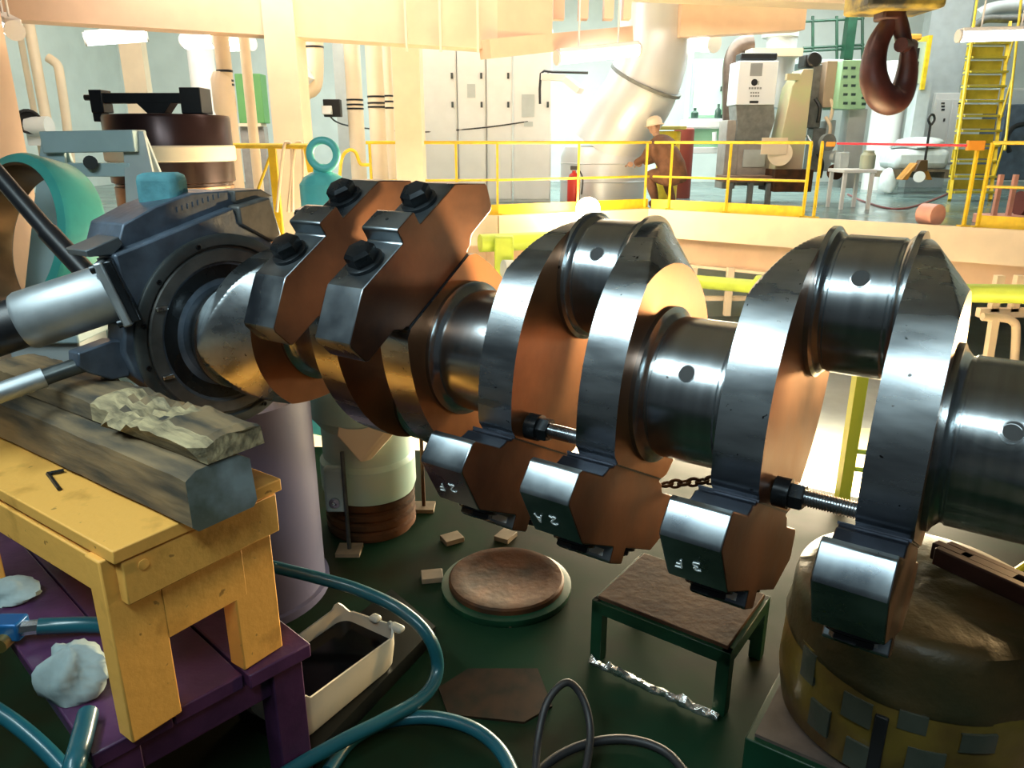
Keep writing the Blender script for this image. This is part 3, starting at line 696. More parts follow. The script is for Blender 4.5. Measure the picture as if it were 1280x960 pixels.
o = fl.build('foil_strip', FOIL, None, 'crumpled silver foil strip along the foot of the green stand', 'foil', ang=15); sm = o.modifiers.new('thickness','SOLIDIFY'); sm.thickness = .002
# rusty grating plate sunk in the floor
p = [atz(548,862,0), atz(585,838,0), atz(672,838,0), atz(690,885,0), atz(655,905,0), atz(560,895,0)]
quadslab('rusty_plate', [(v.x, v.y) for v in p], .0, .008, mat('oily_rust_plate', (.035,.016,.007), .6, 0, col2=(.012,.009,.005), scale=12, spec=.15), None, label='flat rusty plate with dark bars lying on the green floor', cat='plate')
# wrapped liner at the right on a green base
WC = Vector((1.09, 1.72, 0)); WR = .325
e1, e2 = atz(940, 905, .12), atz(1000, 800, .12)
GB = thing('low_platform', 'low dark green steel platform with plywood top under the wrapped drum', 'platform', (WC.x, WC.y, 0))
bo = e1; MB().box(bo + A_*.48 - N_*.22 + U_*(-.06), (.96, .56, .119), (A_, N_, U_)).build('frame', GREENP, GB, bev=.004)
MB().box(bo + A_*.48 - N_*.22 + U_*(.004), (.92, .52, .010), (A_, N_, U_)).build('plywood_top', mat('grey_plywood', (.17,.13,.11), .65, 0, var=.4, scale=9, spec=.2), GB)
DR = thing('wrapped_drum', 'large drum wrapped in yellow patterned paper and brown plastic film', 'drum', (WC.x, WC.y, .13))
def wob(prof, seg, amp, seed):
    rnd = random.Random(seed); mb = MB(); m = len(prof)
    ph = [(rnd.randint(2,9), rnd.uniform(2,14), rnd.uniform(0,6.3)) for _ in range(8)]
    for k in range(seg):
        a = 2*math.pi*k/seg
        for r, h in prof:
            d = amp*sum(math.sin(f1*a + f2*h*6 + q) for f1, f2, q in ph)/3
            mb.v.append(Vector((WC.x + math.cos(a)*(r+d), WC.y + math.sin(a)*(r+d), h + d*.4)))
    for k in range(seg):
        k2 = (k+1) % seg
        for i in range(m-1): mb.f.append((k*m+i, k2*m+i, k2*m+i+1, k*m+i+1)); mb.mi.append(0)
    mb.f.append(tuple(k*m for k in reversed(range(seg)))); mb.f.append(tuple(k*m+m-1 for k in range(seg))); mb.mi += [0,0]
    return mb
wob([(WR-.02,.135),(WR,.15),(WR,.23),(WR+.003,.31),(WR,.375),(WR-.004,.40)], 72, .006, 3).build('paper_wrap', WRAP, DR, ang=60)
wob([(WR+.001,.37),(WR+.006,.385),(WR+.004,.40),(WR-.004,.44),(WR-.006,.50),(WR-.02,.535),(WR-.06,.548),(WR-.2,.550),(.02,.551)], 72, .005, 9).build('plastic_film', FILM, DR, ang=60)
for k, (a, z, w_, h_) in enumerate(((196,.36,.05,.09),(206,.23,.06,.08),(222,.33,.07,.07),(226,.19,.07,.08),(243,.36,.06,.05),(250,.25,.08,.07),(268,.33,.08,.05),(275,.20,.07,.08),(300,.31,.08,.06),(318,.22,.08,.07))):
    z = .14 + (z-.13)*.92; a = math.radians(a); mb = MB(); hw = w_/2/WR; seg = 6
    for i in range(seg+1):
        aa = a - hw + 2*hw*i/seg; dv = Vector((math.cos(aa), math.sin(aa), 0))
        for r, dz in ((WR+.001,-h_/2),(WR+.0085,-h_/2),(WR+.0085,h_/2),(WR+.001,h_/2)): mb.v.append(WC + dv*r + U_*(z+dz))
    for i in range(seg):
        for j in range(4): j2 = (j+1) % 4; mb.f.append((i*4+j, (i+1)*4+j, (i+1)*4+j2, i*4+j2)); mb.mi.append(0)
    mb.build('grey_patch', PATCH, DR)
a = math.radians(232); dv = Vector((math.cos(a), math.sin(a), 0)); sdv = Vector((-dv.y, dv.x, 0))
MB().box(WC + dv*(WR+.004) + U_*.24, (.014,.03,.20), (dv, sdv, U_)).build('dark_strip', RUBBER, DR, bev=.003)  # narrow dark upright strip on the wrap
# slotted dark iron bar lying on the drum top
i0, i1 = atz(1176, 690, .583), atz(1292, 742, .583)
idv = (i1-i0).normalized(); isd = Vector((-idv.y, idv.x, 0))
IB = thing('slotted_clamp_bar', 'dark brown slotted iron clamp bar lying on the wrapped drum', 'clamp bar', (i0.x, i0.y, .558))
il = (i1-i0).length + .08
IM = mat('dark_brown_iron', (.045,.02,.022), .5, .4, var=.4, scale=12)
for s in (-1,1): MB().box(i0 + idv*il/2 + isd*(s*.026), (il, .026, .05), (idv, isd, U_)).build('side_bar', IM, IB, bev=.004)
MB().box(i0 + idv*.03, (.10,.03,.05), (idv, isd, U_)).build('end_bridge', IM, IB, bev=.003); MB().box(i0 + idv*(il-.03), (.06,.03,.05), (idv, isd, U_)).build('end_bridge', IM, IB, bev=.003)
MB().box(i0 + idv*.12, (.13,.03,.05), (idv, isd, U_)).build('end_bridge', IM, IB)
# chain beyond the shaft
CHN = thing('rusty_chain', 'short rusty link chain hanging beyond the middle main journal', 'chain', cw(-.02, -.16, -.30))
ca, cb = cw(-.150, -.135, -.300), cw(.09, -.20, -.222); NL = 12
for k in range(NL):
    s = (k+.5)/NL; c = ca*(1-s) + cb*s - U_*(.006*math.sin(math.pi*s)); d = (cb-ca).normalized()
    e = U_ if k % 2 else Vector((0,1,0)); e = (e - d*e.dot(d)).normalized(); hl, hw = .0145, .009
    MB().tube([c + d*(hl*math.cos(a_)) + e*(hw*math.sin(a_)) for a_ in [2*math.pi*i/10 for i in range(10)]], .004, 6, True, sub=2).build('link', RUST, CHN)

# ================================================================== LEFT BACKGROUND
def pbox(px0, py0, px1, py1, Y, dep, mb=None):                       # box seen as a picture rectangle at distance Y
    cx = (px0+px1)/2; cy = (py0+py1)/2
    a, b = at(px0, cy, Y), at(px1, cy, Y); t, u = at(cx, py0, Y), at(cx, py1, Y)
    mb = mb or MB(); return mb.box(((a.x+b.x)/2, Y+dep/2, (t.z+u.z)/2), (b.x-a.x, dep, t.z-u.z))
def ppt(px, py, Y, dy=0.): v = at(px, py, Y); return Vector((v.x, v.y+dy, v.z))
# pale trestle
TS = thing('trestle_stand', 'pale blue-grey plate trestle holding the teal bearing ring', 'stand', (at(120,300,4.3).x, 4.3, 0))
def foot(p, dx=0, dy=0): return Vector((p.x+dx, p.y+dy, 0))
tl_, tr_ = ppt(62, 178, 4.2), ppt(176, 176, 4.2)
MB().bar(tl_, tr_, .16, .11).build('top_beam', PALEBLUE, TS, bev=.006)
for p, dx in ((tl_, -.12), (tr_, .12)):
    for dy in (-.35, .35):
        top = p + Vector((-.03 if dx > 0 else .03, 0, .05)); q = foot(p, dx, dy); w_ = .13
        mb = MB(); ex = Vector((1,0,0))
        vs = []
        for base, hw in ((top, .055), (q, .22)):
            for sx in (-1, 1):
                for sy in (-.012, .012): vs.append(base + ex*(sx*hw) + Vector((0, sy, 0)))
        mb.add(vs, [(0,2,3,1),(4,5,7,6),(0,1,5,4),(2,6,7,3),(0,4,6,2),(1,3,7,5)]); mb.build('leg_plate', GREYP if dx > 0 else PALEBLUE, TS, bev=.003)
MB().bar(ppt(78,212,4.2), ppt(168,212,4.2), .10, .07).build('cross_bar', PALEBLUE, TS, bev=.004)
MB().cyl(ppt(113,203,4.10), ppt(113,203,4.2), .035, 14).build('bolt_hole', BLACK, TS)
# teal bearing ring leaning on the trestle
rc_ = ppt(42, 300, 3.55); rax = Vector((-.42, -.86, .28)).normalized()
BR = thing('bearing_ring', 'large teal painted bearing ring with brown lining leaning on the trestle', 'ring', (rc_.x, rc_.y, rc_.z-.45))
MB().lathe([(.335,-.11),(.375,-.10),(.385,-.08),(.385,.08),(.375,.10),(.335,.11)], rc_, rax, 64, False).build('ring_body', TEAL, BR)
MB().lathe([(.335,.11),(.325,.10),(.318,.06),(.318,-.06),(.325,-.10),(.335,-.11)], rc_, rax, 64, False).build('bearing_lining', mat('brown_bearing_lining', (.13,.075,.03), .35, .5, var=.4), BR)
MB().box(rc_ + Vector((.0,.02,-.42)), (.40,.30,.10)).build('ring_foot', PALEBLUE, BR, bev=.01)
MB().box(rc_ + Vector((0,.05,-.47-(rc_.z-.47)/2)), (.34,.26,rc_.z-.47)).build('ring_support', GREYP, BR, bev=.01)
# stored cylinder liner with lifting tool
lc = ppt(202, 240, 5.5); lx, ly = lc.x, 5.75; lr = .42
z = lambda py: at(202, py, 5.35).z
LN = thing('cylinder_liner', 'dark brown cylinder liner standing upright with black lifting gear on top', 'cylinder liner', (lx, ly, 0))
MB().lathe([(.40,0),(.41,.02),(.41,z(236)),(.385,z(236)+.01)], (lx,ly,0), U_, 56).build('lower_skirt', mat('copper_brown_liner', (.40,.23,.13), .35, .6, var=.3), LN)
pr = [(.36,z(238)),(.40,z(236))]
for k in range(4): zz = z(232)+(z(206)-z(232))*k/4; pr += [(.40,zz),(.425,zz+.01),(.425,zz+.045),(.40,zz+.05)]
pr += [(.40,z(204))]
MB().lathe(pr, (lx,ly,0), U_, 56).build('ring_grooves', mat('dark_brown_bore', (.05,.025,.02), .3, .5, var=.3), LN)
MB().lathe([(.40,z(205)),(.43,z(204)),(.43,z(146)),(.42,z(142)),(.30,z(141)),(0,z(141))], (lx,ly,0), U_, 56).build('liner_body', mat('dark_plum_liner', (.045,.022,.022), .28, .5, var=.4, scale=4), LN)
MB().lathe([(.438,z(203)),(.446,z(201)),(.446,z(184)),(.438,z(182))], (lx,ly,0), U_, 56, False).build('wrapping_band', CREAM2, LN)
LT = thing('lifting_yoke', 'black steel lifting yoke lying across the dark liner top', 'lifting gear', (lx, ly, z(141)))
y0 = ly-.10
def yb(a, b, c, d, dep, nm): pbox(a, b, c, d, y0-dep/2, dep).build(nm, BLACK, LT, bev=.005)
yb(124,116,240,129,.10,'cross_beam'); yb(112,112,128,141,.14,'end_block'); yb(225,109,251,142,.20,'end_block'); yb(228,128,240,152,.10,'end_hook'); yb(116,138,128,152,.10,'end_hook')
mb = MB(); mb.prism([(at(p,128,y0).x, at(p,q_,y0).z) for p,q_ in ((175,129),(218,129),(207,143),(188,143))], (0,y0-.06,0), XL, ZL, YL, 0, .12); mb.build('centre_boss', BLACK, LT)
MB().cyl(ppt(106,122,y0), ppt(114,122,y0), .02, 10).build('pin_end', BLACK, LT)
pbox(279,216,291,418,6.4,.08).build('fire_box', RED, None, 'narrow red box beside the cream wrapped pipe', 'box')
# turquoise machine with lifting eye behind the counterweights
mx = ppt(405, 240, 4.3); mxx, mxy = mx.x, 4.3
TM = thing('turquoise_machine', 'turquoise machine body with big lifting eye behind the counterweights', 'machine', (mxx, mxy, 0))
zt = lambda py: at(405, py, 4.15).z
MB().lathe([(.22,0),(.25,.02),(.25,.55),(.20,.62),(.20,1.0),(.13,1.18),(.13,zt(232)),(.10,zt(222)),(.05,zt(216)),(.05,zt(206))], (mxx,mxy,0), U_, 40).build('body', CYAN, TM)
ec = ppt(404, 193, 4.25); MB().tube([ec + Vector((.073*math.cos(a_), 0, .073*math.sin(a_))) for a_ in [2*math.pi*i/16 for i in range(16)]], .021, 12, True, sub=2).build('lifting_eye', CYAN, TM)

# ------------------------------------------------------------------ pipes on the left bulkhead and between the pillars
def vpipe(px, py, Y, r, m, label, z0=DZ, z1=5.4, bands=(), name='vertical_pipe', lean=0., group=None, bm=BLACK):
    p = at(px, py, Y)
    R = thing(name, label, 'pipe', (p.x, Y, z0), group)
    MB().cyl((p.x, Y, z0), (p.x+lean, Y, z1), r, 18).build('pipe_run', m, R)
    for b in bands:
        zb_ = at(px, b, Y).z; MB().lathe([(r*1.06,-.012),(r*1.06,.012)], (p.x, Y, zb_), U_, 18).build('colour_band', bm, R)
    return R
vpipe(47, 90, 13.5, .085, CREAM2, 'cream pipe rising up the far bulkhead beside the near pillar')
vpipe(28, 60, 13.7, .05, CREAM2, 'thin cream pipe next to the near pillar on the far bulkhead')
p = [ppt(60,72,13.6), ppt(66,76,13.6), ppt(72,82,13.6), ppt(75,95,13.6), ppt(83,150,13.6), ppt(90,216,13.6), ppt(90,216,13.6)-U_*.55]
MB().tube(p, .075, 12, sub=4).build('bent_pipe', CREAM2, None, 'cream pipe with a bent top on the far bulkhead', 'pipe')
vpipe(254, 95, 12.8, .20, WHITEP, 'fat white pipe beside the banded cream pipe', z1=4.6)
BP = vpipe(283, 110, 9.2, .085, CREAM2, 'cream pipe with black bands left of the pillar', z0=-1.4, z1=3.3, bands=(89,101,106))
MB().lathe([(.09,0),(.125,.08),(.125,.42),(.09,.5)], ppt(283,148,9.2), U_, 20).build('pipe_sleeve', CREAM2, BP)
vpipe(311, 110, 9.6, .06, CREAM2, 'slim cream pipe between banded pipe and pillar', z0=-1.4, z1=3.4)
vpipe(442, 100, 12.0, .12, CREAM2, 'cream pipe with three black bands near the black box', bands=(125,131,136), z1=4.6)
vpipe(470, 100, 11.4, .13, CREAM2, 'cream pipe with one black band next to the far pillar', bands=(121,129,134), z1=4.6)
vpipe(485, 100, 11.2, .06, CREAM2, 'slim cream pipe against the far pillar', bands=(120,127,135), z1=4.6)
GCB = thing('green_cabinet', 'leaf green cabinet on a cream stand behind the banded pipe', 'cabinet', (at(313,250,13.0).x, 13.1, DZ))
pbox(296,92,328,154,13.0,.3).build('case', mat('leaf_green_paint', (.12,.33,.10), .5), GCB, bev=.01); pbox(298,154,326,158,13.0,.3).build('sill', CREAM2, GCB); q = at(312,158,13.0); MB().box((q.x,13.2,(DZ+q.z)/2), (.4,.2,q.z-DZ)).build('stand', mat('warm_grey_paint', (.38,.35,.32), .5, 0, var=.2), GCB)
VP = thing('valve_pipe', 'pale cream elbow pipe with valve hanging beside the middle pillar', 'pipe', ppt(395,120,11.5))
MB().tube([ppt(392,40,11.5), ppt(393,85,11.5), ppt(390,108,11.5), ppt(378,113,11.5), ppt(366,114,11.5)], .13, 14, sub=4).build('elbow', CREAM2, VP)
for py in (51,59): MB().lathe([(.138,-.012),(.138,.012)], ppt(392.3,py,11.5), U_, 18).build('colour_band', BLACK, VP)
MB().lathe([(.06,-.1),(.16,-.06),(.16,.06),(.06,.1)], ppt(380,92,11.4), (.6,-.2,.6), 18).build('valve_body', WHITEP, VP)
MB().cyl(ppt(372,47,11.5), ppt(381,47,11.5), .14, 16).build('valve_cap', WHITEP, VP)
JB = thing('junction_box', 'black junction box with white plug by the valve pipe', 'junction box', ppt(413,146,11.7)); pbox(404,124,425,146,11.7,.15).build('case', BLACK, JB, bev=.01); pbox(402,132,414,143,11.6,.08).build('plug', WHITEP, JB, bev=.01)
MB().tube([ppt(410,142,11.75), ppt(420,152,11.9), ppt(440,158,12.3), ppt(475,162,12.8), ppt(530,165,13.17), ppt(600,160,13.17), ppt(660,152,13.17)], .012, 6).build('loose_cable', RUBBER, None, 'thin dark cable sagging across from pillar to the white lockers', 'cable')
# valve on the wall beside the near pillar
WV = thing('wall_valve', 'white valve with black handwheel low on the far bulkhead', 'valve', ppt(45,180,13.2))
MB().cyl(ppt(36,158,13.2), ppt(62,158,13.2), .16, 16).build('valve_body', WHITEP, WV); MB().lathe([(.20,-.02),(.20,.02),(.16,.02),(.16,-.02)], ppt(36,152,13.1), (0.5,-1,0), 18).build('handwheel', BLACK, WV); pbox(34,166,62,182,13.2,.2).build('flange', WHITEP, WV)

# fluorescent fittings
def lamp(px0, py0, px1, py1, Y0, Y1, r, label, hang=5.6):
    a, b = ppt(px0,py0,Y0), ppt(px1,py1,Y1); d = (b-a).normalized()
    R = thing('fluorescent_lamp', label, 'lamp', (a+b)/2, 'lit fluorescent fittings')
    MB().cyl(a, b, r, 14).build('diffuser', LAMPM, R); sdv = d.cross(U_).normalized(); up_ = sdv.cross(d)
    MB().bar(a + up_*r*.9, b + up_*r*.9, r*1.7, r*.7).build('fitting_body', WHITEP, R, bev=.01)
    for q in (a*.75+b*.25, a*.25+b*.75): MB().cyl(q + U_*r, (q.x, q.y, hang), .012, 6).build('hanger', WHITEP, R)
    for q in (a, b): MB().cyl(q - d*.0, q + d*(.03 if q is b else -.03), r*1.1, 14).build('end_cap', WHITEP, R)
lamp(108,49,182,44,11.5,11.8,.085,'long lit fluorescent fitting left of the white pipe')
lamp(234,51,272,50,11.0,10.6,.10,'short lit fluorescent fitting left of the banded pipe')
lamp(286,55,313,54,12.4,12.2,.10,'short lit fluorescent fitting between banded pipe and pillar')
lamp(2,28,18,38,7.4,6.6,.07,'lit fluorescent fitting at the near pillar top', 4.3)
lamp(698,72,796,62,9.3,9.7,.075,'lit fluorescent fitting under the side girder before the duct', 3.2)
lamp(866,53,892,54,13.2,12.8,.13,'stubby lit fluorescent fitting above the green white cabinet')
lamp(1200,45,1300,42,10.0,10.0,.07,'long lit fluorescent fitting before the yellow ladder')

# ================================================================== FAR DECK
# yellow guard rails along the opening
RZ = 1.63
def rail_section(label, pts, posts, toe=True, mid=True, h=RZ, r=.022, grp='yellow guard rails', m=YELP, name='guard_rail', midz=None, topends=None):
    R = thing(name, label, 'railing', (*pts[0][:2], DZ), grp)
    for a, b in zip(pts, pts[1:]):
        MB().cyl((*a, h), (*b, h), r, 10).build('top_rail', m, R)
        if mid: MB().cyl((*a, midz or (DZ+(h-DZ)*.50)), (*b, midz or (DZ+(h-DZ)*.50)), r*.75, 8).build('mid_rail', m, R)
        if toe: MB().bar((*a, DZ+.09), (*b, DZ+.09), .012, .14).build('toe_board', m, R)
    for x, y in posts:
        MB().bar((x, y, DZ), (x, y, h), .03, .045, (0,1,0)).build('post', m, R)
        MB().box((x, y, DZ+.02), (.12,.10,.03)).build('post_foot', m, R)
    return R
def on_edge(px, i):                                                  # where the deck edge i passes under picture column px
    a, b = Vector(EDGE[i]), Vector(EDGE[i+1]); best = None
    for k in range(401):
        s = k/400; p = a*(1-s)+b*s; d = Vector((p.x, p.y, DZ-EYE)); dep = d.y*CP - d.z*SP
        x = 640 + FPX*d.x/dep
        if best is None or abs(x-px) < best[0]: best = (abs(x-px), p)
    q = best[1]; return (q.x, q.y+.06)
c1 = (EDGE[2][0], EDGE[2][1]+.07)
rail_section('yellow guard rail along the straight left part of the far deck edge', [on_edge(462,0), (EDGE[1][0], EDGE[1][1]+.06), c1], [on_edge(x,0) for x in (466,521,571)] + [on_edge(x,1) for x in (619,722,806)])
rail_section('yellow guard rail in front of the presses ending at the open gap', [(c1[0]+.05, c1[1]-.04), on_edge(1006,2)], [on_edge(x,2) for x in (836,908,1005)])
rail_section('single yellow gate post holding the orange latch and red line', [on_edge(1018,2), on_edge(1020,2)], [on_edge(1019,2)], toe=False, mid=False)
rail_section('yellow guard rail in front of the ladder with twin posts', [on_edge(1224,2), (EDGE[3][0], EDGE[3][1]+.06), (8.2, 7.1)], [on_edge(x,2) for x in (1208,1225)] + [on_edge(1330,3)])
g = on_edge(1019,2); g2 = on_edge(1208,2)
MB().box((g[0]+.09, g[1]-.05, RZ-.02), (.11,.04,.06)).build('latch_box', ORANGE, None, 'small orange latch box on the single gate post', 'latch', bev=.006)
MB().box((g2[0]-.06, g2[1]-.05, RZ-.03), (.20,.05,.11)).build('latch_box', ORANGE, None, 'larger orange latch box on the twin posts', 'latch', bev=.006)
MB().cyl((g[0]+.17, g[1]-.05, RZ-.01), (g2[0]-.16, g2[1]-.05, RZ-.03), .014, 8).build('barrier_line', REDT, None, 'taut red barrier line across the gap in the rail', 'rope')
# nearer yellow rail and ladder hoop at left
NR = thing('ladder_head_rail', 'thick yellow rail and stanchion beside the middle pillar', 'railing', ppt(345,290,7.6))
a, b = ppt(276,182,7.9), ppt(388,183,7.4)
MB().cyl(a, b, .026, 10).build('top_rail', YELP, NR); MB().bar(ppt(340,184,7.6), Vector((ppt(340,184,7.6).x, 7.6, -1.4)), .07, .05, (0,1,0)).build('post', YELP, NR); MB().bar(ppt(384,184,7.4), ppt(390,215,7.4), .07, .04, (0,1,0)).build('post', YELP, NR)
MB().tube([ppt(318,260,7.7), ppt(318,250,7.7), ppt(341,186,7.7)], .014, 8, sub=3).build('brace', YELP, NR)
for x0_ in (352, 366):
    MB().tube([ppt(x0_-6,265,7.5), ppt(x0_+2,190,7.5), ppt(x0_+7,178,7.5), ppt(x0_+13,190,7.5), ppt(x0_+14,265,7.5)], .016, 8).build('hand_hoop', CREAM2, NR)
MB().tube([Vector((ppt(424,236,9.8).x, 9.8, DZ)), ppt(424,236,9.8), ppt(427,200,10.0), ppt(435,188,10.0), ppt(444,190,10.0), ppt(450,204,10.0), ppt(456,206,10.0), ppt(462,206,10.0)], .022, 8).build('yellow_hoop', YELP, None, 'bent yellow handrail hoop at the left end of the guard rail', 'handrail')

# white lockers
edges = [527, 572, 608, 641, 690]
for i in range(4):
    x0_, x1_ = edges[i]+.4, edges[i+1]-.4; Y = 13.2
    R = thing('steel_locker', ['wide white steel locker next to the far pillar', 'white steel locker second from the far pillar', 'white steel locker third from the far pillar', 'white steel locker with notices next to the wall lamp'][i], 'locker', (at((x0_+x1_)/2,200,Y).x, Y+.3, DZ), 'white steel lockers')
    a, b = at(x0_,150,Y).x, at(x1_,150,Y).x
    MB().box(((a+b)/2, Y+.3, DZ+1.35), (b-a, .6, 2.7)).build('carcass', WHITEP, R, bev=.01)
    d = MB().box(((a+b)/2, Y-.012, DZ+1.35), (b-a-.04, .024, 2.6)).build('door', WHITEP, R, bev=.006)
    for py in (95, 131): MB().box((b-.07, Y-.04, at(600,py,Y).z), (.035,.035,.09)).build('handle', GUN, d)
    if i == 3:
        for q in ((652,118,668,146), (655,152,666,158)): pbox(*q, Y-.04, .012).build('notice', GREYP, R)
    if i == 1:
        pbox(614-30, 105, 620-26, 122, Y-.035, .01).build('notice', GREYP, R)
# wall lamp hood and black bracket right of the lockers
WL = thing('wall_lamp', 'white hooded wall lamp on a black bracket beside the lockers', 'lamp', ppt(705,110,12.6))
MB().bar(ppt(676,96,12.6), ppt(707,97,12.6), .12, .10).build('arm_box', WHITEP, WL, bev=.01); MB().bar(ppt(708,99,12.5), ppt(726,114,12.4), .22, .10).build('hood', WHITEP, WL, bev=.01); MB().tube([ppt(675,130,12.6), ppt(676,92,12.6), ppt(690,90,12.6), ppt(735,91,12.6)], .02, 6, sub=2).build('conduit', BLACK, WL)
# extinguisher
ex_ = at(717, 236, 12.2)
FE = thing('fire_extinguisher', 'red fire extinguisher standing on the deck by the duct', 'extinguisher', (ex_.x, 12.2, DZ))
MB().lathe([(.09,0),(.10,.02),(.10,.42),(.07,.50),(.03,.53),(.03,.56)], (ex_.x,12.2,DZ), U_, 20).build('cylinder', RED, FE); MB().box((ex_.x,12.18,DZ+.60), (.12,.05,.06)).build('valve_head', BLACK, FE); MB().tube([(ex_.x+.05,12.15,DZ+.6),(ex_.x+.13,12.12,DZ+.45),(ex_.x+.12,12.12,DZ+.2)], .012, 6).build('hose', RUBBER, FE)
# ventilation duct
VD = thing('ventilation_duct', 'big galvanised ventilation duct bending down to a round drum', 'duct', (at(755,240,13).x, 13, DZ))
MB().tube([ppt(820,-60,12.6), ppt(818,20,12.6), ppt(815,70,12.6), ppt(800,115,12.7), ppt(778,150,12.9), ppt(760,185,13.0)], lambda s: .50 + .12*s, 36, sub=6).build('duct_run', DUCT, VD)
dx_ = at(755,215,13).x
MB().lathe([(.70,DZ),(.72,DZ+.02),(.72,at(755,196,12.4).z),(.66,at(755,184,12.4).z),(.60,at(755,182,12.4).z)], (dx_,13.1,0), U_, 44).build('drum', DUCT, VD)
for py in (205,228): MB().lathe([(.724,-.012),(.732,0),(.724,.012)], (dx_,13.1,at(755,py,12.4).z), U_, 44, False).build('drum_band', DUCT, VD)
MB().lathe([(.56,-.02),(.60,-.02),(.60,.03),(.56,.03)], ppt(808,100,12.65), (ppt(778,150,12.9)-ppt(815,70,12.6)), 40).build('joint_flange', MIDG, VD)

# person bending at the work table
pY = 12.0
def skin_body(name, verts, edges_, radii, m, parent):
    me = bpy.data.meshes.new(name); me.from_pydata([tuple(Vector(v)-wloc(parent)) for v in verts], edges_, [])
    o = bpy.data.objects.new(name, me); COL.objects.link(o); o.parent = parent
    sk = o.modifiers.new('skin', 'SKIN'); sk.use_smooth_shade = True
    lay = me.skin_vertices[0].data if me.skin_vertices else None
    if lay is None:
        bm = bmesh.new(); bm.from_mesh(me); bm.verts.layers.skin.verify(); bm.to_mesh(me); bm.free(); lay = me.skin_vertices[0].data
    for i, r in enumerate(radii): lay[i].radius = (r, r); lay[i].use_root = (i == 0)
    sb = o.modifiers.new('sub', 'SUBSURF'); sb.levels = 1; sb.render_levels = 2
    me.materials.append(m); return o
hp = ppt(843, 212, pY)
PE = thing('person', 'crouching person in brown boiler suit and pale helmet behind the yellow rail', 'person', (hp.x, pY, DZ))
hx = hp.x; J = lambda x, y, z_: Vector((hx+x, pY+y, DZ+z_))
V = [J(0,0,.50), J(-.06,.05,.68), J(-.16,.10,.86), J(-.24,.13,1.00), J(-.28,.15,1.10),      # pelvis, waist, chest, shoulders, neck
     J(-.12,-.02,.47), J(-.36,.16,.50), J(-.26,.02,.10), J(-.36,.04,.045),                   # left hip, knee, ankle, toe
     J(.11,.02,.47), J(-.08,.34,.48), J(.05,.20,.10), J(-.04,.26,.045),                      # right leg
     J(-.36,.04,.95), J(-.44,.16,.74), J(-.58,.30,.66), J(-.08,.24,.96), J(-.20,.42,.74), J(-.42,.44,.66)]
E_ = [(0,1),(1,2),(2,3),(3,4),(0,5),(5,6),(6,7),(7,8),(0,9),(9,10),(10,11),(11,12),(3,13),(13,14),(14,15),(3,16),(16,17),(17,18)]
Rr = [.22,.21,.23,.19,.08,.16,.11,.065,.05,.13,.09,.065,.05,.09,.07,.05,.09,.07,.05]
skin_body('body', V, E_, Rr, SUIT, PE)
hc = J(-.315,.16,1.205)
hd = MB().sphere(hc, .098, 18, 12, (.88,1,1.15)); hd.sphere(hc + Vector((-.085,.03,-.01)), .02, 8, 6); hd.sphere(hc + Vector((0,-.095,-.01)), .022, 8, 6, (1,.5,1.4)); hd.cyl(J(-.28,.15,1.08), hc, .055, 12)
hd.build('head', SKIN, PE, ang=60)
hm = MB(); hm.lathe([(.130,-.005),(.128,.0),(.122,.02),(.118,.06),(.098,.105),(.06,.132),(0,.142)], hc + U_*.025, (-.15,.05,1), 24); hm.lathe([(.118,0),(.150,-.006),(.150,.004),(.118,.012)], hc + U_*.025, (-.15,.05,1), 24, False)
hm.build('helmet', CREAM2, PE)
for hnd, dirv in ((J(-.58,.30,.66), Vector((-.9,.3,-.2))), (J(-.42,.44,.66), Vector((-.9,.2,-.3)))):
    g_ = MB(); g_.sphere(hnd + dirv*.06, .045, 12, 8, (1.1,.55,.9)); sdv = dirv.cross(U_).normalized()
    for k in range(4): b0_ = hnd + dirv*.09 + sdv*(.026-.0175*k); g_.tube([b0_, b0_+dirv*.035, b0_+dirv*(.055-.006*abs(k-1.3))-U_*.025], .0095, 6, sub=2)
    g_.tube([hnd+dirv*.035+sdv*.03, hnd+dirv*.065+sdv*.06, hnd+dirv*.09+sdv*.065-U_*.015], .011, 6, sub=2)
    g_.build('hand', SKIN, PE, ang=60)
# yellow bin and red drum behind
q = at(835,190,13.6)
YB = thing('yellow_bin', 'yellow bin with flat lid behind the crouching person', 'bin', (q.x,13.6,DZ))
MB().lathe([(.17,0),(.19,.02),(.20,at(835,165,13.6).z-DZ),(.19,at(835,164,13.6).z-DZ)], (q.x,13.6,DZ), U_, 24).build('bin_body', YELP, YB); MB().box((q.x,13.6,at(835,160,13.6).z), (.50,.44,.06)).build('lid', mat('mustard_paint',(.50,.42,.10),.5), YB, bev=.01)
q = at(853,200,14.2)
MB().lathe([(.17,0),(.18,.02),(.18,at(853,160,14.2).z-DZ-.02),(.15,at(853,160,14.2).z-DZ)], (q.x,14.2,DZ), U_, 24).build('red_drum', mat('dull_red_paint',(.28,.05,.035),.5), None, 'dull red drum beside the yellow bin', 'drum')

# ================================================================== RIGHT HALF OF THE FAR DECK
# small bulb on the deck edge that glares into the lens
bl_ = ppt(735, 262, 10.75)
BK = thing('work_bulb', 'glaring bare work bulb clipped to the far deck edge', 'lamp', (bl_.x, bl_.y, DZ))
MB().sphere(bl_, .17, 20, 14).build('bulb', WLAMP, BK); MB().cyl((bl_.x, bl_.y+.03, DZ), (bl_.x, bl_.y+.03, bl_.z-.1), .05, 12).build('socket', BLACK, BK)
spot_point('work_bulb_light', (bl_.x, bl_.y-.2, bl_.z+.02), 60, (1,.78,.48), .12)
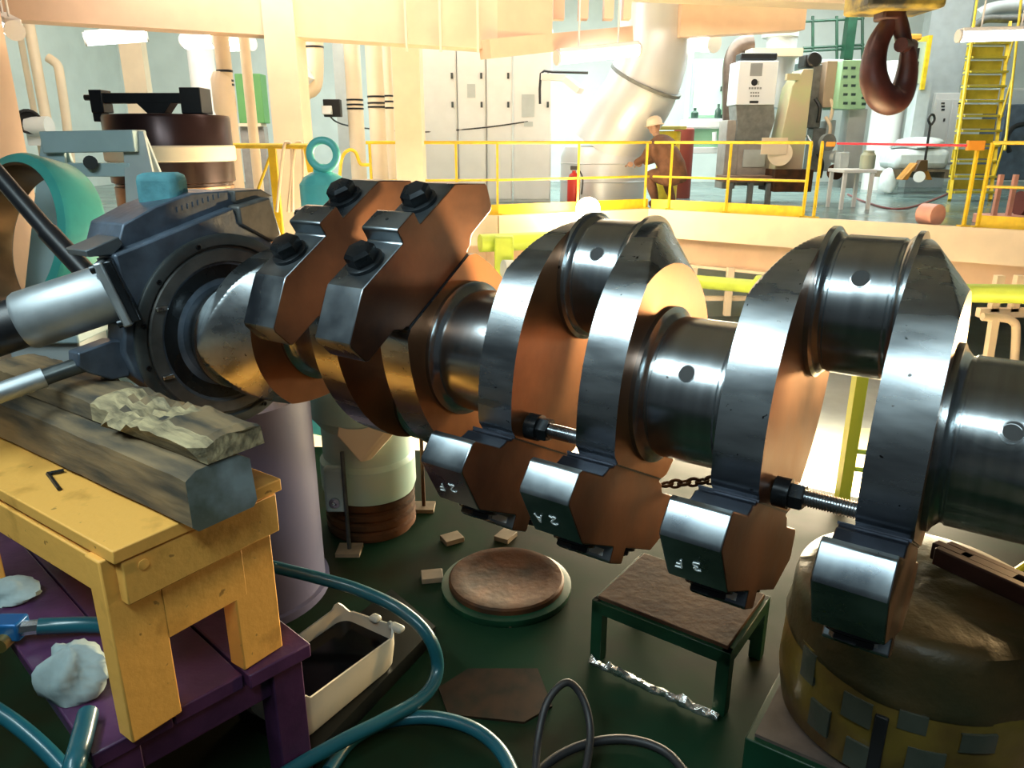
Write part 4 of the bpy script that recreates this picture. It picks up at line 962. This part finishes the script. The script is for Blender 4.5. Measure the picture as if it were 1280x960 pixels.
# wash stand
WS = thing('wash_stand', 'white wash basin with soap bottles below the pale green cabinet', 'basin', (at(885,200,14.8).x, 14.8, DZ))
pbox(857,149,912,161,14.6,.5).build('basin', WHITEP, WS, bev=.03); pbox(862,161,908,190,14.75,.35).build('splash_panel', GREENB, WS, bev=.01)
for px in (861, 908): pbox(px-2,160,px+2,216,14.65,.06).build('leg', WHITEP, WS)
pbox(858,184,912,192,14.6,.5).build('shelf', WHITEP, WS, bev=.01)
MB().tube([ppt(893,165,14.55), ppt(893,180,14.55)], .04, 8, sub=1).build('drain_pipe', WHITEP, WS)
for px, py0, py1, r in ((868,135,148,.07),(897,130,148,.06),(904,140,148,.05)):
    p = ppt(px, py1, 14.75); h = ppt(px, py0, 14.75).z - p.z
    MB().lathe([(r*.9,0),(r,.02),(r,h*.55),(r*.4,h*.75),(r*.4,h)], p, U_, 14).build('soap_bottle', mat('dark_green_bottle', (.03,.07,.05), .3), None, ['dark squat bottle at the left of the wash basin','tall dark pump bottle on the wash basin','small dark bottle at the right of the wash basin'][(868,897,904).index(px)], 'bottle', 'bottles on the wash basin')
GC = thing('wall_cabinet', 'pale green wall cabinet above the wash basin', 'cabinet', ppt(885,146,15.0))
pbox(866,74,906,147,15.0,.35).build('carcass', GREENB, GC, bev=.01); pbox(868,77,904,144,14.97,.03).build('door', mat('pale_mint_door', (.52,.74,.60), .5), GC, bev=.01); pbox(901,108,903,114,14.93,.04).build('handle', GUN, GC)
vpipe(861, 110, 15.2, .05, PALEG, 'slim pale green conduit beside the wall cabinet', z1=4.5)
# bent brown exhaust duct
MB().tube([ppt(915,150,14.2), ppt(915,100,14.2), ppt(917,75,14.2), ppt(925,60,14.2), ppt(940,56,14.2)], .17, 16, sub=5).build('exhaust_bend', mat('brown_tinted_duct', (.15,.10,.075), .35, .5, var=.3), None, 'curved brown exhaust bend beside the white switch box', 'duct')
# grinding machine with white box
GM = thing('grinder_cabinet', 'grey machine with white printed front box and dark hopper', 'machine', (at(945,235,13.2).x, 13.4, DZ))
pbox(922,76,971,131,13.0,.55).build('front_box', mat('bluish_white_enamel', (.78,.82,.88), .35), GM, bev=.012)
mb = MB(); mb.prism([(at(a,131,13.0).x, at(945,b,13.0).z) for a,b in ((921,131),(969,131),(972,150),(966,176),(924,176),(925,158))], (0,13.05,0), XL, ZL, YL, 0, .45); mb.build('hopper', MIDG, GM, bev=.01)
pbox(906,150,922,236,13.1,.5).build('side_column', mat('warm_grey_paint', (.38,.35,.32), .5, 0, var=.2), GM, bev=.01)
pbox(921,176,968,232,13.1,.6).build('lower_cabinet', mat('warm_grey_paint', (.38,.35,.32)), GM, bev=.015); pbox(929,187,957,209,13.07,.03).build('inspection_door', GREYP, GM, bev=.008)
pbox(905,220,966,228,12.7,.5).build('bed_plate', mat('brown_bed', (.22,.12,.07), .5, 0, var=.3), GM, bev=.01)
for px in (912, 938, 961): pbox(px-3,228,px+3,256,12.75,.08).build('bed_leg', MIDG, GM)
pbox(926,66,972,75,13.1,.3).build('top_motor', BLACK, GM, bev=.02)
# printing on the white box: grey notice, round emblem, two text bars, plate
b_ = lambda a, b, c, d, m, nm: pbox(a, b, c, d, 12.993, .006).build(nm, m, GM)
b_(938,79,953,95,TEXTG,'notice_print'); MB().lathe([(.052,0),(.052,.004),(0,.004)], ppt(943,103,12.994), (0,-1,0), 18).build('emblem_disc', BLACK, GM); b_(946,101,949,106,GREYP,'emblem_side')
for k in range(5): b_(936+3.4*k,109,938.4+3.4*k,111.5,TEXTG,'letter_bar')
for k in range(4): b_(938+3*k,115,940+3*k,117,TEXTG,'letter_bar')
for k in range(4): b_(938+3*k,119,940+3*k,121,TEXTG,'letter_bar')
b_(937,126,948,129,BLACK,'name_plate')
# press with tall sloped column
PR = thing('hydraulic_press', 'tall beige green press column between white box and gauge panel', 'machine', (at(990,220,12.9).x, 13.0, DZ))
OLIVE = mat('olive_beige_paint', (.52,.55,.30), .5, 0, col2=(.58,.46,.32), scale=2)
mb = MB(); mb.prism([(at(a,150,12.8).x, at(990,b,12.8).z) for a,b in ((998,86),(1010,86),(1010,216),(974,216),(980,160),(986,108))], (0,12.8,0), XL, ZL, YL, 0, .5); mb.build('column', OLIVE, PR, bev=.01)
pbox(968,212,1016,240,12.6,.8).build('base', RUST, PR, bev=.01); pbox(984,92,1000,100,12.75,.1).build('head_plate', OLIVE, PR)
MB().cyl(ppt(975,192,12.5), ppt(975,192,12.75), .19, 28).build('round_cover', CREAM2, PR); pbox(952,172,984,193,12.45,.02).build('hanging_sheet', CREAM2, PR)
for k, (a, b, c, d) in enumerate(((1012,80,1030,160),(1006,68,1020,84),(1014,160,1030,215),(1030,150,1042,214))):
    pbox(a, b, c, d, 13.1, .3).build('valve_block', (MIDG, BLACK, MIDG, GREYP)[k], PR, bev=.02)
for k in range(6):
    x = 1006 + (k*13) % 36; y = 100 + (k*23) % 95
    MB().tube([ppt(x,y,12.95), ppt(x+6,y+12,12.9), ppt(x+3,y+30,12.95)], .03, 8).build('hydraulic_line', (BRIGHT, BLACK, CREAM2)[k % 3], PR)
MB().lathe([(.10,-.02),(.12,0),(.10,.02)], ppt(1018,74,12.7), (0,-1,.3), 20).build('handwheel', BLACK, PR)
for k, (x, y, r) in enumerate(((1046,196,.10),(1034,178,.13),(1044,215,.12))): MB().lathe([(r,-.05),(r,.05)], ppt(x,y,12.6), (0.2,-1,0), 20).build('pulley', (GREYP, MIDG, RUST)[k], PR)
XP = vpipe(975, 75, 14.0, .25, DUCT, 'wide silver exhaust pipe behind the white box', z0=2.2, z1=5.5, name='exhaust_pipe')
MB().lathe([(.30,0),(.30,.18)], ppt(975,47,14.0), U_, 24).build('pipe_collar', GREYP, XP)
# gauge panel
GP = thing('gauge_panel', 'mint green instrument panel with rows of small dark gauges', 'control panel', (at(1065,140,12.6).x, 12.7, DZ))
pbox(1031,76,1051,134,12.9,.5).build('side_plate', mat('brown_side_paint', (.36,.27,.20), .5), GP, bev=.01); pbox(1050,75,1086,136,12.7,.6).build('panel_box', GREENB, GP, bev=.01)
for i in range(2):
    for j in range(5):
        for k in range(1 if i else 2):
            x = (1057 + 10*k) if not i else 1080; y = (85 if not i else 100) + j*(11 if not i else 7.5)
            pbox(x-2.6,y-1.6,x+2.6,y+1.6,12.685,.02).build('gauge', mat('dark_gauge_face', (.03,.07,.06), .3), GP)
pbox(1056,136,1078,235,13.0,.3).build('stand', GREYP, GP)
# green gangway rail high up
GW = thing('upper_gangway_rail', 'dark green gangway railing high above the gauge panel', 'railing', ppt(1045,75,16.5))
for y in (23, 56, 60): MB().cyl(ppt(1004,y+4,16.5), ppt(1080,y,16.5), .025, 8).build('rail', GREENP, GW)
for x in (1016, 1046, 1078): MB().cyl(ppt(x,20,16.5), ppt(x,75,16.5), .03, 8).build('post', GREENP, GW)
pbox(1058,20,1069,76,16.3,.2).build('column', GREENP, GW); pbox(1000,74,1100,79,16.3,3.75).build('walkway_plate', GREYP, GW)
# beam end and box above the machines
pbox(940,60,1004,70,13.6,.4).build('trim_bracket_far', CREAM2, kind='structure')
# second panel with yellow edge and orange beacon
P2 = thing('control_cabinet', 'grey green control cabinet with yellow side and orange beacon lamps', 'cabinet', (at(1148,170,16.0).x, 16.1, DZ))
pbox(1136,52,1157,105,16.0,.4).build('case', mat('grey_green_enamel', (.50,.62,.52), .5), P2, bev=.01); pbox(1156,44,1161,112,15.95,.4).build('yellow_edge', YELP, P2)
pbox(1140,60,1149,74,15.97,.03).build('screen', BLACK, P2); pbox(1139,77,1148,90,15.97,.03).build('screen', BLACK, P2); pbox(1138,42,1153,50,15.9,.2).build('beacon', ORANGE, P2, bev=.03); pbox(1140,105,1156,214,16.0,.3).build('support', GREYP, P2)
for k in range(2): pbox(1138+5*k,95,1140.5+5*k,99,15.97,.03).build('push_button', BLACK, P2)
# fat white vertical pipe, wall lockers, bags on a pallet
vpipe(1104, 180, 16.7, .32, WHITEP, 'fat white pipe below the gauge panel', z1=3.2, name='fat_pipe')
CB = thing('wall_locker', 'pale double door locker behind the pallet truck', 'locker', (at(1182,200,17.5).x, 17.6, DZ))
pbox(1163,116,1206,208,17.4,.5).build('carcass', WHITEP, CB, bev=.01)
for a, b in ((1165,1183),(1185,1204)):
    d = pbox(a,124,b,204,17.37,.03).build('door', WHITEP, CB, bev=.008)
    for k in range(3): pbox(b-6,128+4*k,b-2,130+4*k,17.355,.02).build('vent_slot', BLACK, d)
    pbox(b-3,148,b-1.5,152,17.34,.03).build('handle', BLACK, d)
Yp = 15.2
PL = thing('pallet', 'light wooden pallet loaded with a wrapped white sack', 'pallet', (at(1155,222,Yp).x, Yp+.4, DZ))
zt_ = lambda py: at(1155,py,Yp).z
for px in (1121, 1155, 1185): pbox(px-4,215,px+4,223,Yp,.8).build('bearer', WOODP, PL)
for k in range(5): pbox(1117,212,1191,215,Yp+.17*k,.13).build('deck_board', WOODP, PL)
pbox(1119,186,1189,212,Yp+.05,.75).build('bulk_sack', BAGM, None, 'square white bulk sack standing on the pallet', 'sack', bev=.12)
qb = ppt(1150,183,Yp+.4); crumple('plastic_sheet', (qb.x, qb.y, at(1154,186,Yp+.05).z+.062), .52, .35, .16, BAGM, 'crumpled clear plastic sheet over the bulk sack', 'sheet', 5, amp=.3)
qb = ppt(1113,202,Yp+.1); crumple('plastic_bag', (qb.x, Yp+.1, DZ+.16), .16, .16, .34, BAGM, 'white plastic bag slumped beside the pallet', 'bag', 6, amp=.3)
# pallet truck
Yj = 14.3
PT = thing('pallet_truck', 'orange hand pallet truck with black handle parked before the pallet', 'pallet truck', (at(1150,222,Yj).x, Yj, DZ))
ORG = mat('worn_orange_paint', (.55,.24,.04), .5, 0, var=.35)
mb = MB(); mb.prism([(at(a,200,Yj).x, at(1150,b,Yj).z) for a,b in ((1131,225),(1146,204),(1157,204),(1170,225),(1163,225),(1158,214),(1143,214),(1139,225))], (0,Yj,0), XL, ZL, YL, 0, .25); mb.build('fork_frame', ORG, PT, bev=.01)
MB().cyl(ppt(1149,221,Yj-.10), ppt(1149,221,Yj-.02), .10, 22).build('steer_wheel', WHITEP, PT)
mb = MB(); mb.prism([(at(a,200,Yj).x, at(1150,b,Yj).z) for a,b in ((1144,214),(1149,200),(1158,200),(1160,214))], (0,Yj-.06,0), XL, ZL, YL, 0, .14); mb.build('pump_body', mat('dark_brown_pump', (.10,.055,.03), .45), PT, bev=.01)
MB().cyl(ppt(1156,202,Yj), ppt(1163,155,Yj), .022, 10).build('tow_bar', BLACK, PT)
MB().tube([ppt(1163,156,Yj), ppt(1160.5,150,Yj), ppt(1163,144,Yj), ppt(1167,144,Yj), ppt(1168,150,Yj), ppt(1164,156,Yj)], .022, 8).build('handle_loop', BLACK, PT)
# yellow ship's ladder
Yl0, Yl1 = 13.4, 15.2
LD = thing('inclined_ladder', "yellow inclined ship's ladder with broad treads and handrails", 'ladder', (at(1222,226,Yl0).x, Yl0, DZ))
la, lb = ppt(1191,226,Yl0), ppt(1242,226,Yl0); la.z = lb.z = DZ
ta, tb = ppt(1217,30,Yl1), ppt(1262,30,Yl1)
for p, q in ((la,ta),(lb,tb)): MB().bar(p, q, .05, .16).build('stringer', YELP, LD)
NT = 12
for k in range(NT):
    s_ = (k+.6)/NT; p = la*(1-s_)+ta*s_; q = lb*(1-s_)+tb*s_; MB().box((p+q)/2, (abs(q.x-p.x), .26, .035)).build('tread', mat('yellow_tread_paint', (.62,.52,.06), .5, 0, var=.2), LD)
    if k < NT-1: MB().box((p+q)/2 + Vector((0,.12,.12)), (abs(q.x-p.x), .012, .16)).build('riser', mat('yellow_tread_paint', (.62,.52,.06)), LD)
for p, q, sx in ((la,ta,-1),(lb,tb,1)):
    o_ = Vector((sx*.06,-.05,.85)); MB().cyl(p+o_*1.0, q+o_, .022, 8).build('handrail', YELP, LD)
    for s_ in (.08,.4,.72): r0 = p*(1-s_)+q*s_; MB().cyl(r0, r0+o_, .018, 8).build('rail_post', YELP, LD)
# dark blue grey machine right of the ladder
RM = thing('engine_block', 'dark blue-grey machine casing right of the yellow ladder', 'machine', (at(1272,225,16.4).x, 16.5, DZ))
pbox(1250,130,1310,225,16.4,.8).build('casing', mat('slate_blue_paint', (.10,.14,.19), .5, 0, var=.3), RM, bev=.02); pbox(1246,110,1290,132,16.5,.6).build('upper_box', GREYP, RM, bev=.02); MB().tube([ppt(1262,190,16.25), ppt(1258,175,16.25), ppt(1266,160,16.25), ppt(1280,155,16.25)], .05, 8).build('pipe_loop', BLACK, RM)
# blue grey ducts top right
MB().tube([ppt(1222,20,15.5), ppt(1245,10,15.5), ppt(1290,8,15.5)], .12, 12, sub=4).build('overhead_pipe', GREYP, None, 'grey overhead pipe above the long fluorescent fitting', 'pipe')
MB().tube([ppt(1218,34,15.3), ppt(1232,24,15.3), ppt(1262,24,15.3), ppt(1295,22,15.3)], .07, 12, sub=4).build('overhead_pipe', MIDG, None, 'darker grey overhead pipe just below the grey one', 'pipe')
# small white table with jar
TBL = thing('small_table', 'small white metal table in front of the fat white pipe', 'table', (at(1072,235,11.75).x, 11.9, DZ))
ztb = at(1072,214,11.75).z
x0_, x1_ = at(1052,220,11.75).x, at(1094,220,11.75).x
MB().box(((x0_+x1_)/2,12.0,ztb), (x1_-x0_,.6,.05)).build('table_top', WHITEP, TBL, bev=.008)
for x in (x0_+.05, x1_-.05):
    for y in (11.75, 12.25): MB().box((x,y,(DZ+ztb)/2), (.05,.05,ztb-DZ)).build('leg', WHITEP, TBL)
q = ppt(1083,212,12.0); MB().lathe([(.10,0),(.11,.02),(.11,.20),(.08,.24),(.08,.27)], (q.x,12.0,ztb+.026), U_, 18).build('jar', mat('pale_olive_jar', (.42,.46,.34), .3), None, 'pale olive jar standing on the small white table', 'jar')
pbox(1049,190,1062,213,12.3,.2).build('tool_case', GREYP, None, 'grey case behind the small white table', 'case', bev=.02)
# pink roll, salmon skid, red line on deck
q = atz(1172,272,DZ+.10); RL = thing('pink_roll', 'pink paper roll with dark core lying on the deck edge', 'roll', (q.x, q.y, DZ))
dv = Vector((-.35,.9,0)).normalized(); c = Vector((q.x,q.y,DZ+.13)); MB().lathe([(.045,0),(.13,0),(.13,.22),(.045,.22)], c, dv, 24).build('paper', PINK, RL); MB().lathe([(.044,.004),(.044,.21),(0,.21)], c, dv, 16).build('core', HOLE, RL)
SK = thing('machine_skid', 'salmon painted skid carrying a dark red pump at the right', 'skid', ppt(1275,285,9.4))
sx = at(1272,270,9.5); 
MB().box((sx.x+.15, 9.6, DZ+.06), (1.0,.5,.12)).build('skid_frame', PINK, SK, bev=.01)
for dx in (-.30, -.12): MB().box((sx.x+dx, 9.5, DZ+.36), (.05,.05,.5)).build('upright', PINK, SK)
MB().cyl((sx.x+.05, 9.6, DZ+.26), (sx.x+.7, 9.6, DZ+.26), .15, 20).build('pump', mat('dark_red_pump', (.14,.03,.025), .4), SK)
MB().tube([atz(1060,243,DZ+.01), atz(1080,252,DZ+.01), atz(1115,261,DZ+.01), atz(1150,256,DZ+.01), atz(1195,238,DZ+.01)], .018, 8).build('deck_hose', mat('dull_red_hose', (.28,.08,.08), .5), None, 'dull red hose lying in a curve on the green deck', 'hose')
# crane hook
Yh = 6.6
HK = thing('crane_hook', 'dark red brown ramshorn crane hook hanging from a yellow block', 'hook', ppt(1112,134,Yh))
MB().bar(ppt(1070,2,Yh), ppt(1164,2,Yh), .5, .16).build('hoist_block', mat('dirty_yellow_block', (.42,.32,.05), .5, 0, col2=(.03,.03,.02), scale=6), HK, bev=.03)
pbox(1105,10,1134,24,Yh-.08,.2).build('hook_nut', HOOK, HK, bev=.02)
MB().cyl(ppt(1119,-30,Yh), ppt(1119,-200,Yh), .03, 10).build('hoist_wire', GUN, HK)
pts_l = [(1118,20),(1108,36),(1098,56),(1092,80),(1092,102),(1100,120),(1112,126),(1124,122),(1132,106),(1135,86),(1134,68),(1131,56)]
rad = [.066,.074,.086,.098,.110,.114,.116,.108,.094,.080,.064,.040]
def rr_(s_): k = s_*(len(rad)-1); i = min(int(k), len(rad)-2); return rad[i] + (rad[i+1]-rad[i])*(k-i)
MB().tube([ppt(x, y, Yh, dy=.02*math.sin(i)) for i, (x, y) in enumerate(pts_l)], rr_, 16, sub=5).build('hook_body', HOOK, HK)
MB().tube([ppt(1121,18,Yh-.02), ppt(1126,34,Yh-.02), ppt(1131,58,Yh-.02)], .062, 12, sub=3).build('safety_latch', HOOK, HK)
MB().cyl(ppt(1126,56,Yh-.1), ppt(1139,58,Yh+.06), .055, 14).build('latch_bolt', HOOK, HK)
# pipes and rails under the deck edge
LP = thing('lime_pipe', 'lime green pipe with flanges running under the far deck edge', 'pipe', ppt(1000,360,9.6))
l0, l1, l2 = ppt(850,350,10.6), ppt(985,362,9.4), ppt(1300,368,7.6)
MB().cyl(l0, l1, .09, 18).build('pipe_run', LIME, LP); MB().cyl(l1, l2, .10, 18).build('pipe_run', LIME, LP); MB().cyl(ppt(946,357,9.7), ppt(984,362,9.4), .14, 20).build('thick_section', LIME, LP)
LP2 = thing('lime_valve', 'lime green pipe and valve under the left deck edge', 'pipe', ppt(640,310,10))
MB().cyl(ppt(600,304,10.2), ppt(700,300,10.6), .12, 18).build('pipe_run', LIME, LP2); pbox(618,296,642,345,10.0,.25).build('valve_body', LIME, LP2, bev=.03); MB().cyl(ppt(629,336,9.9), ppt(640,336,9.95), .12, 14).build('flange', GREYP, LP2); pbox(624,330,636,420,10.1,.2).build('pipe_leg', YELP, LP2)
UR = thing('under_deck_frame', 'cream pipe frame with rounded corner under the right deck edge', 'frame', (at(1255,440,8.2).x, 8.2, -1.4))
for px in (1248, 1273): pbox(px-5,345,px+5,390,8.2,.08).build('upright', CREAM2, UR)
pbox(1225,386,1300,397,8.2,.08).build('cross_bar', CREAM2, UR)
MB().tube([ppt(1228,396,8.1), ppt(1255,398,8.1), ppt(1266,402,8.1), ppt(1270,414,8.1), ppt(1266,470,8.1), Vector((ppt(1266,470,8.1).x, 8.1, -1.4))], .045, 12).build('bent_tube', CREAM2, UR); MB().bar(ppt(1243,398,8.1), Vector((ppt(1236,460,8.1).x, 8.1, -1.4)), .08, .08, (0,1,0)).build('upright', CREAM2, UR)
for k, px in enumerate((866, 912)):
    pbox(px-4,335,px+4,395,10.9,.1).build('trim_post_%d' % k, CREAM2, kind='structure')
slab('trim_lower_rail', at(850,385,11.2).x, at(960,385,11.2).x, 11.1, 11.2, at(900,372,11.2).z-.03, at(900,372,11.2).z+.03, CREAM2)
# yellow stanchion near the platform edge, low rails at the right
YS = thing('stanchion', 'yellow stanchion with short rungs standing behind the right crank throw', 'post', (at(1060,690,3.25).x, 3.25, 0))
p0, p1 = ppt(1068,455,3.25), ppt(1052,720,3.25); xs_ = ppt(1062,560,3.25).x
MB().bar((xs_,3.25,0), (xs_,3.25,1.0), .055, .05, (0,1,0)).build('post', mat('lime_yellow_paint', (.66,.60,.05), .45), YS)
for py in (563, 585): z_ = at(1062,py,3.25).z; MB().cyl((xs_,3.25,z_), (xs_+.22,3.2,z_-.01), .012, 8).build('rung', LIME, YS)
LR = thing('lower_guard_rail', 'cream and yellow guard rail low down beyond the wrapped drum', 'railing', (at(1240,700,4.6).x, 4.6, -1.4))
ra, rb = ppt(1150,655,4.4), ppt(1310,700,4.4)
MB().cyl(ra, rb, .02, 8).build('top_rail', YELP, LR); MB().cyl(ppt(1150,700,4.4), ppt(1310,735,4.4), .02, 8).build('mid_rail', YELP, LR)
for k, (px, m__) in enumerate(((1200, CREAM2), (1222, WHITEP), (1250, YELP), (1275, GREYP))):
    q = ppt(px, 680, 4.4); MB().bar((q.x,4.4,-1.4), (q.x,4.4,ppt(px,655+ (px-1150)*.28,4.4).z), .055, .05, (0,1,0)).build('post', m__, LR)
# bright plate and cloth on the tank top beyond the middle
for k, (px, py, lab) in enumerate(((860,620,'crumpled pale paper sheet on the tank top below the chain'), (1035,645,'crumpled pale paper sheet on the tank top beyond the jacking screw'))):
    q = atz(px, py, -1.38); crumple('paper_sheet', (q.x, q.y, -1.37), .5, .4, .06, PAPER, lab, 'paper', 20+k, amp=.4)

# ================================================================== FITTINGS OF THE WORK LIGHTS
def tray(loc, aim, ln, wd, label):
    loc, aim = Vector(loc), Vector(aim); d = (aim-loc).normalized(); q = d.to_track_quat('-Z', 'Y'); ex, ey = q @ Vector((1,0,0)), q @ Vector((0,1,0))
    R = thing('tube_tray', label, 'lamp', loc, 'tube trays over the shaft')
    MB().box(loc - d*.03, (ln+.06, wd+.06, .03), (ex, ey, -d)).build('reflector_tray', WHITEP, R, bev=.006)
    for s_ in (-1, 1):
        p = loc - d*.04 + ex*(s_*ln*.35); MB().cyl(p, (p.x, p.y, 8.2), .012, 8).build('hanger_rod', GREYP, R)
tray((-1.75, .55, 3.25), (.2, 1.6, 1.1), 1.8, .5, 'white tube tray hanging over the bearing housing')
tray((-.2, -.9, 3.5), (.6, 1.5, 1.1), 1.6, .4, 'white tube tray hanging over the walkway beside the shaft')
fl_ = Vector((2.15, 2.35, .95)); fd = (Vector((.5, 1.4, 1.05)) - fl_).normalized(); fq = fd.to_track_quat('-Z', 'Y'); fx, fy = fq @ Vector((1,0,0)), fq @ Vector((0,1,0))
FLD = thing('floodlight', 'black halogen floodlight on a tripod behind the shaft end', 'lamp', (fl_.x, fl_.y, 0))
MB().box(fl_ - fd*.05, (.27, .21, .08), (fx, fy, -fd)).build('lamp_head', BLACK, FLD, bev=.01)
fb = fl_ - fd*.06; MB().cyl((fb.x, fb.y, .45), (fb.x, fb.y, fb.z), .018, 10).build('pole', YELP, FLD)
for k in range(3):
    a = 2*math.pi*k/3 + .4; MB().cyl((fb.x, fb.y, .5), (fb.x + .32*math.cos(a), fb.y + .32*math.sin(a), .01), .014, 8).build('leg', YELP, FLD)
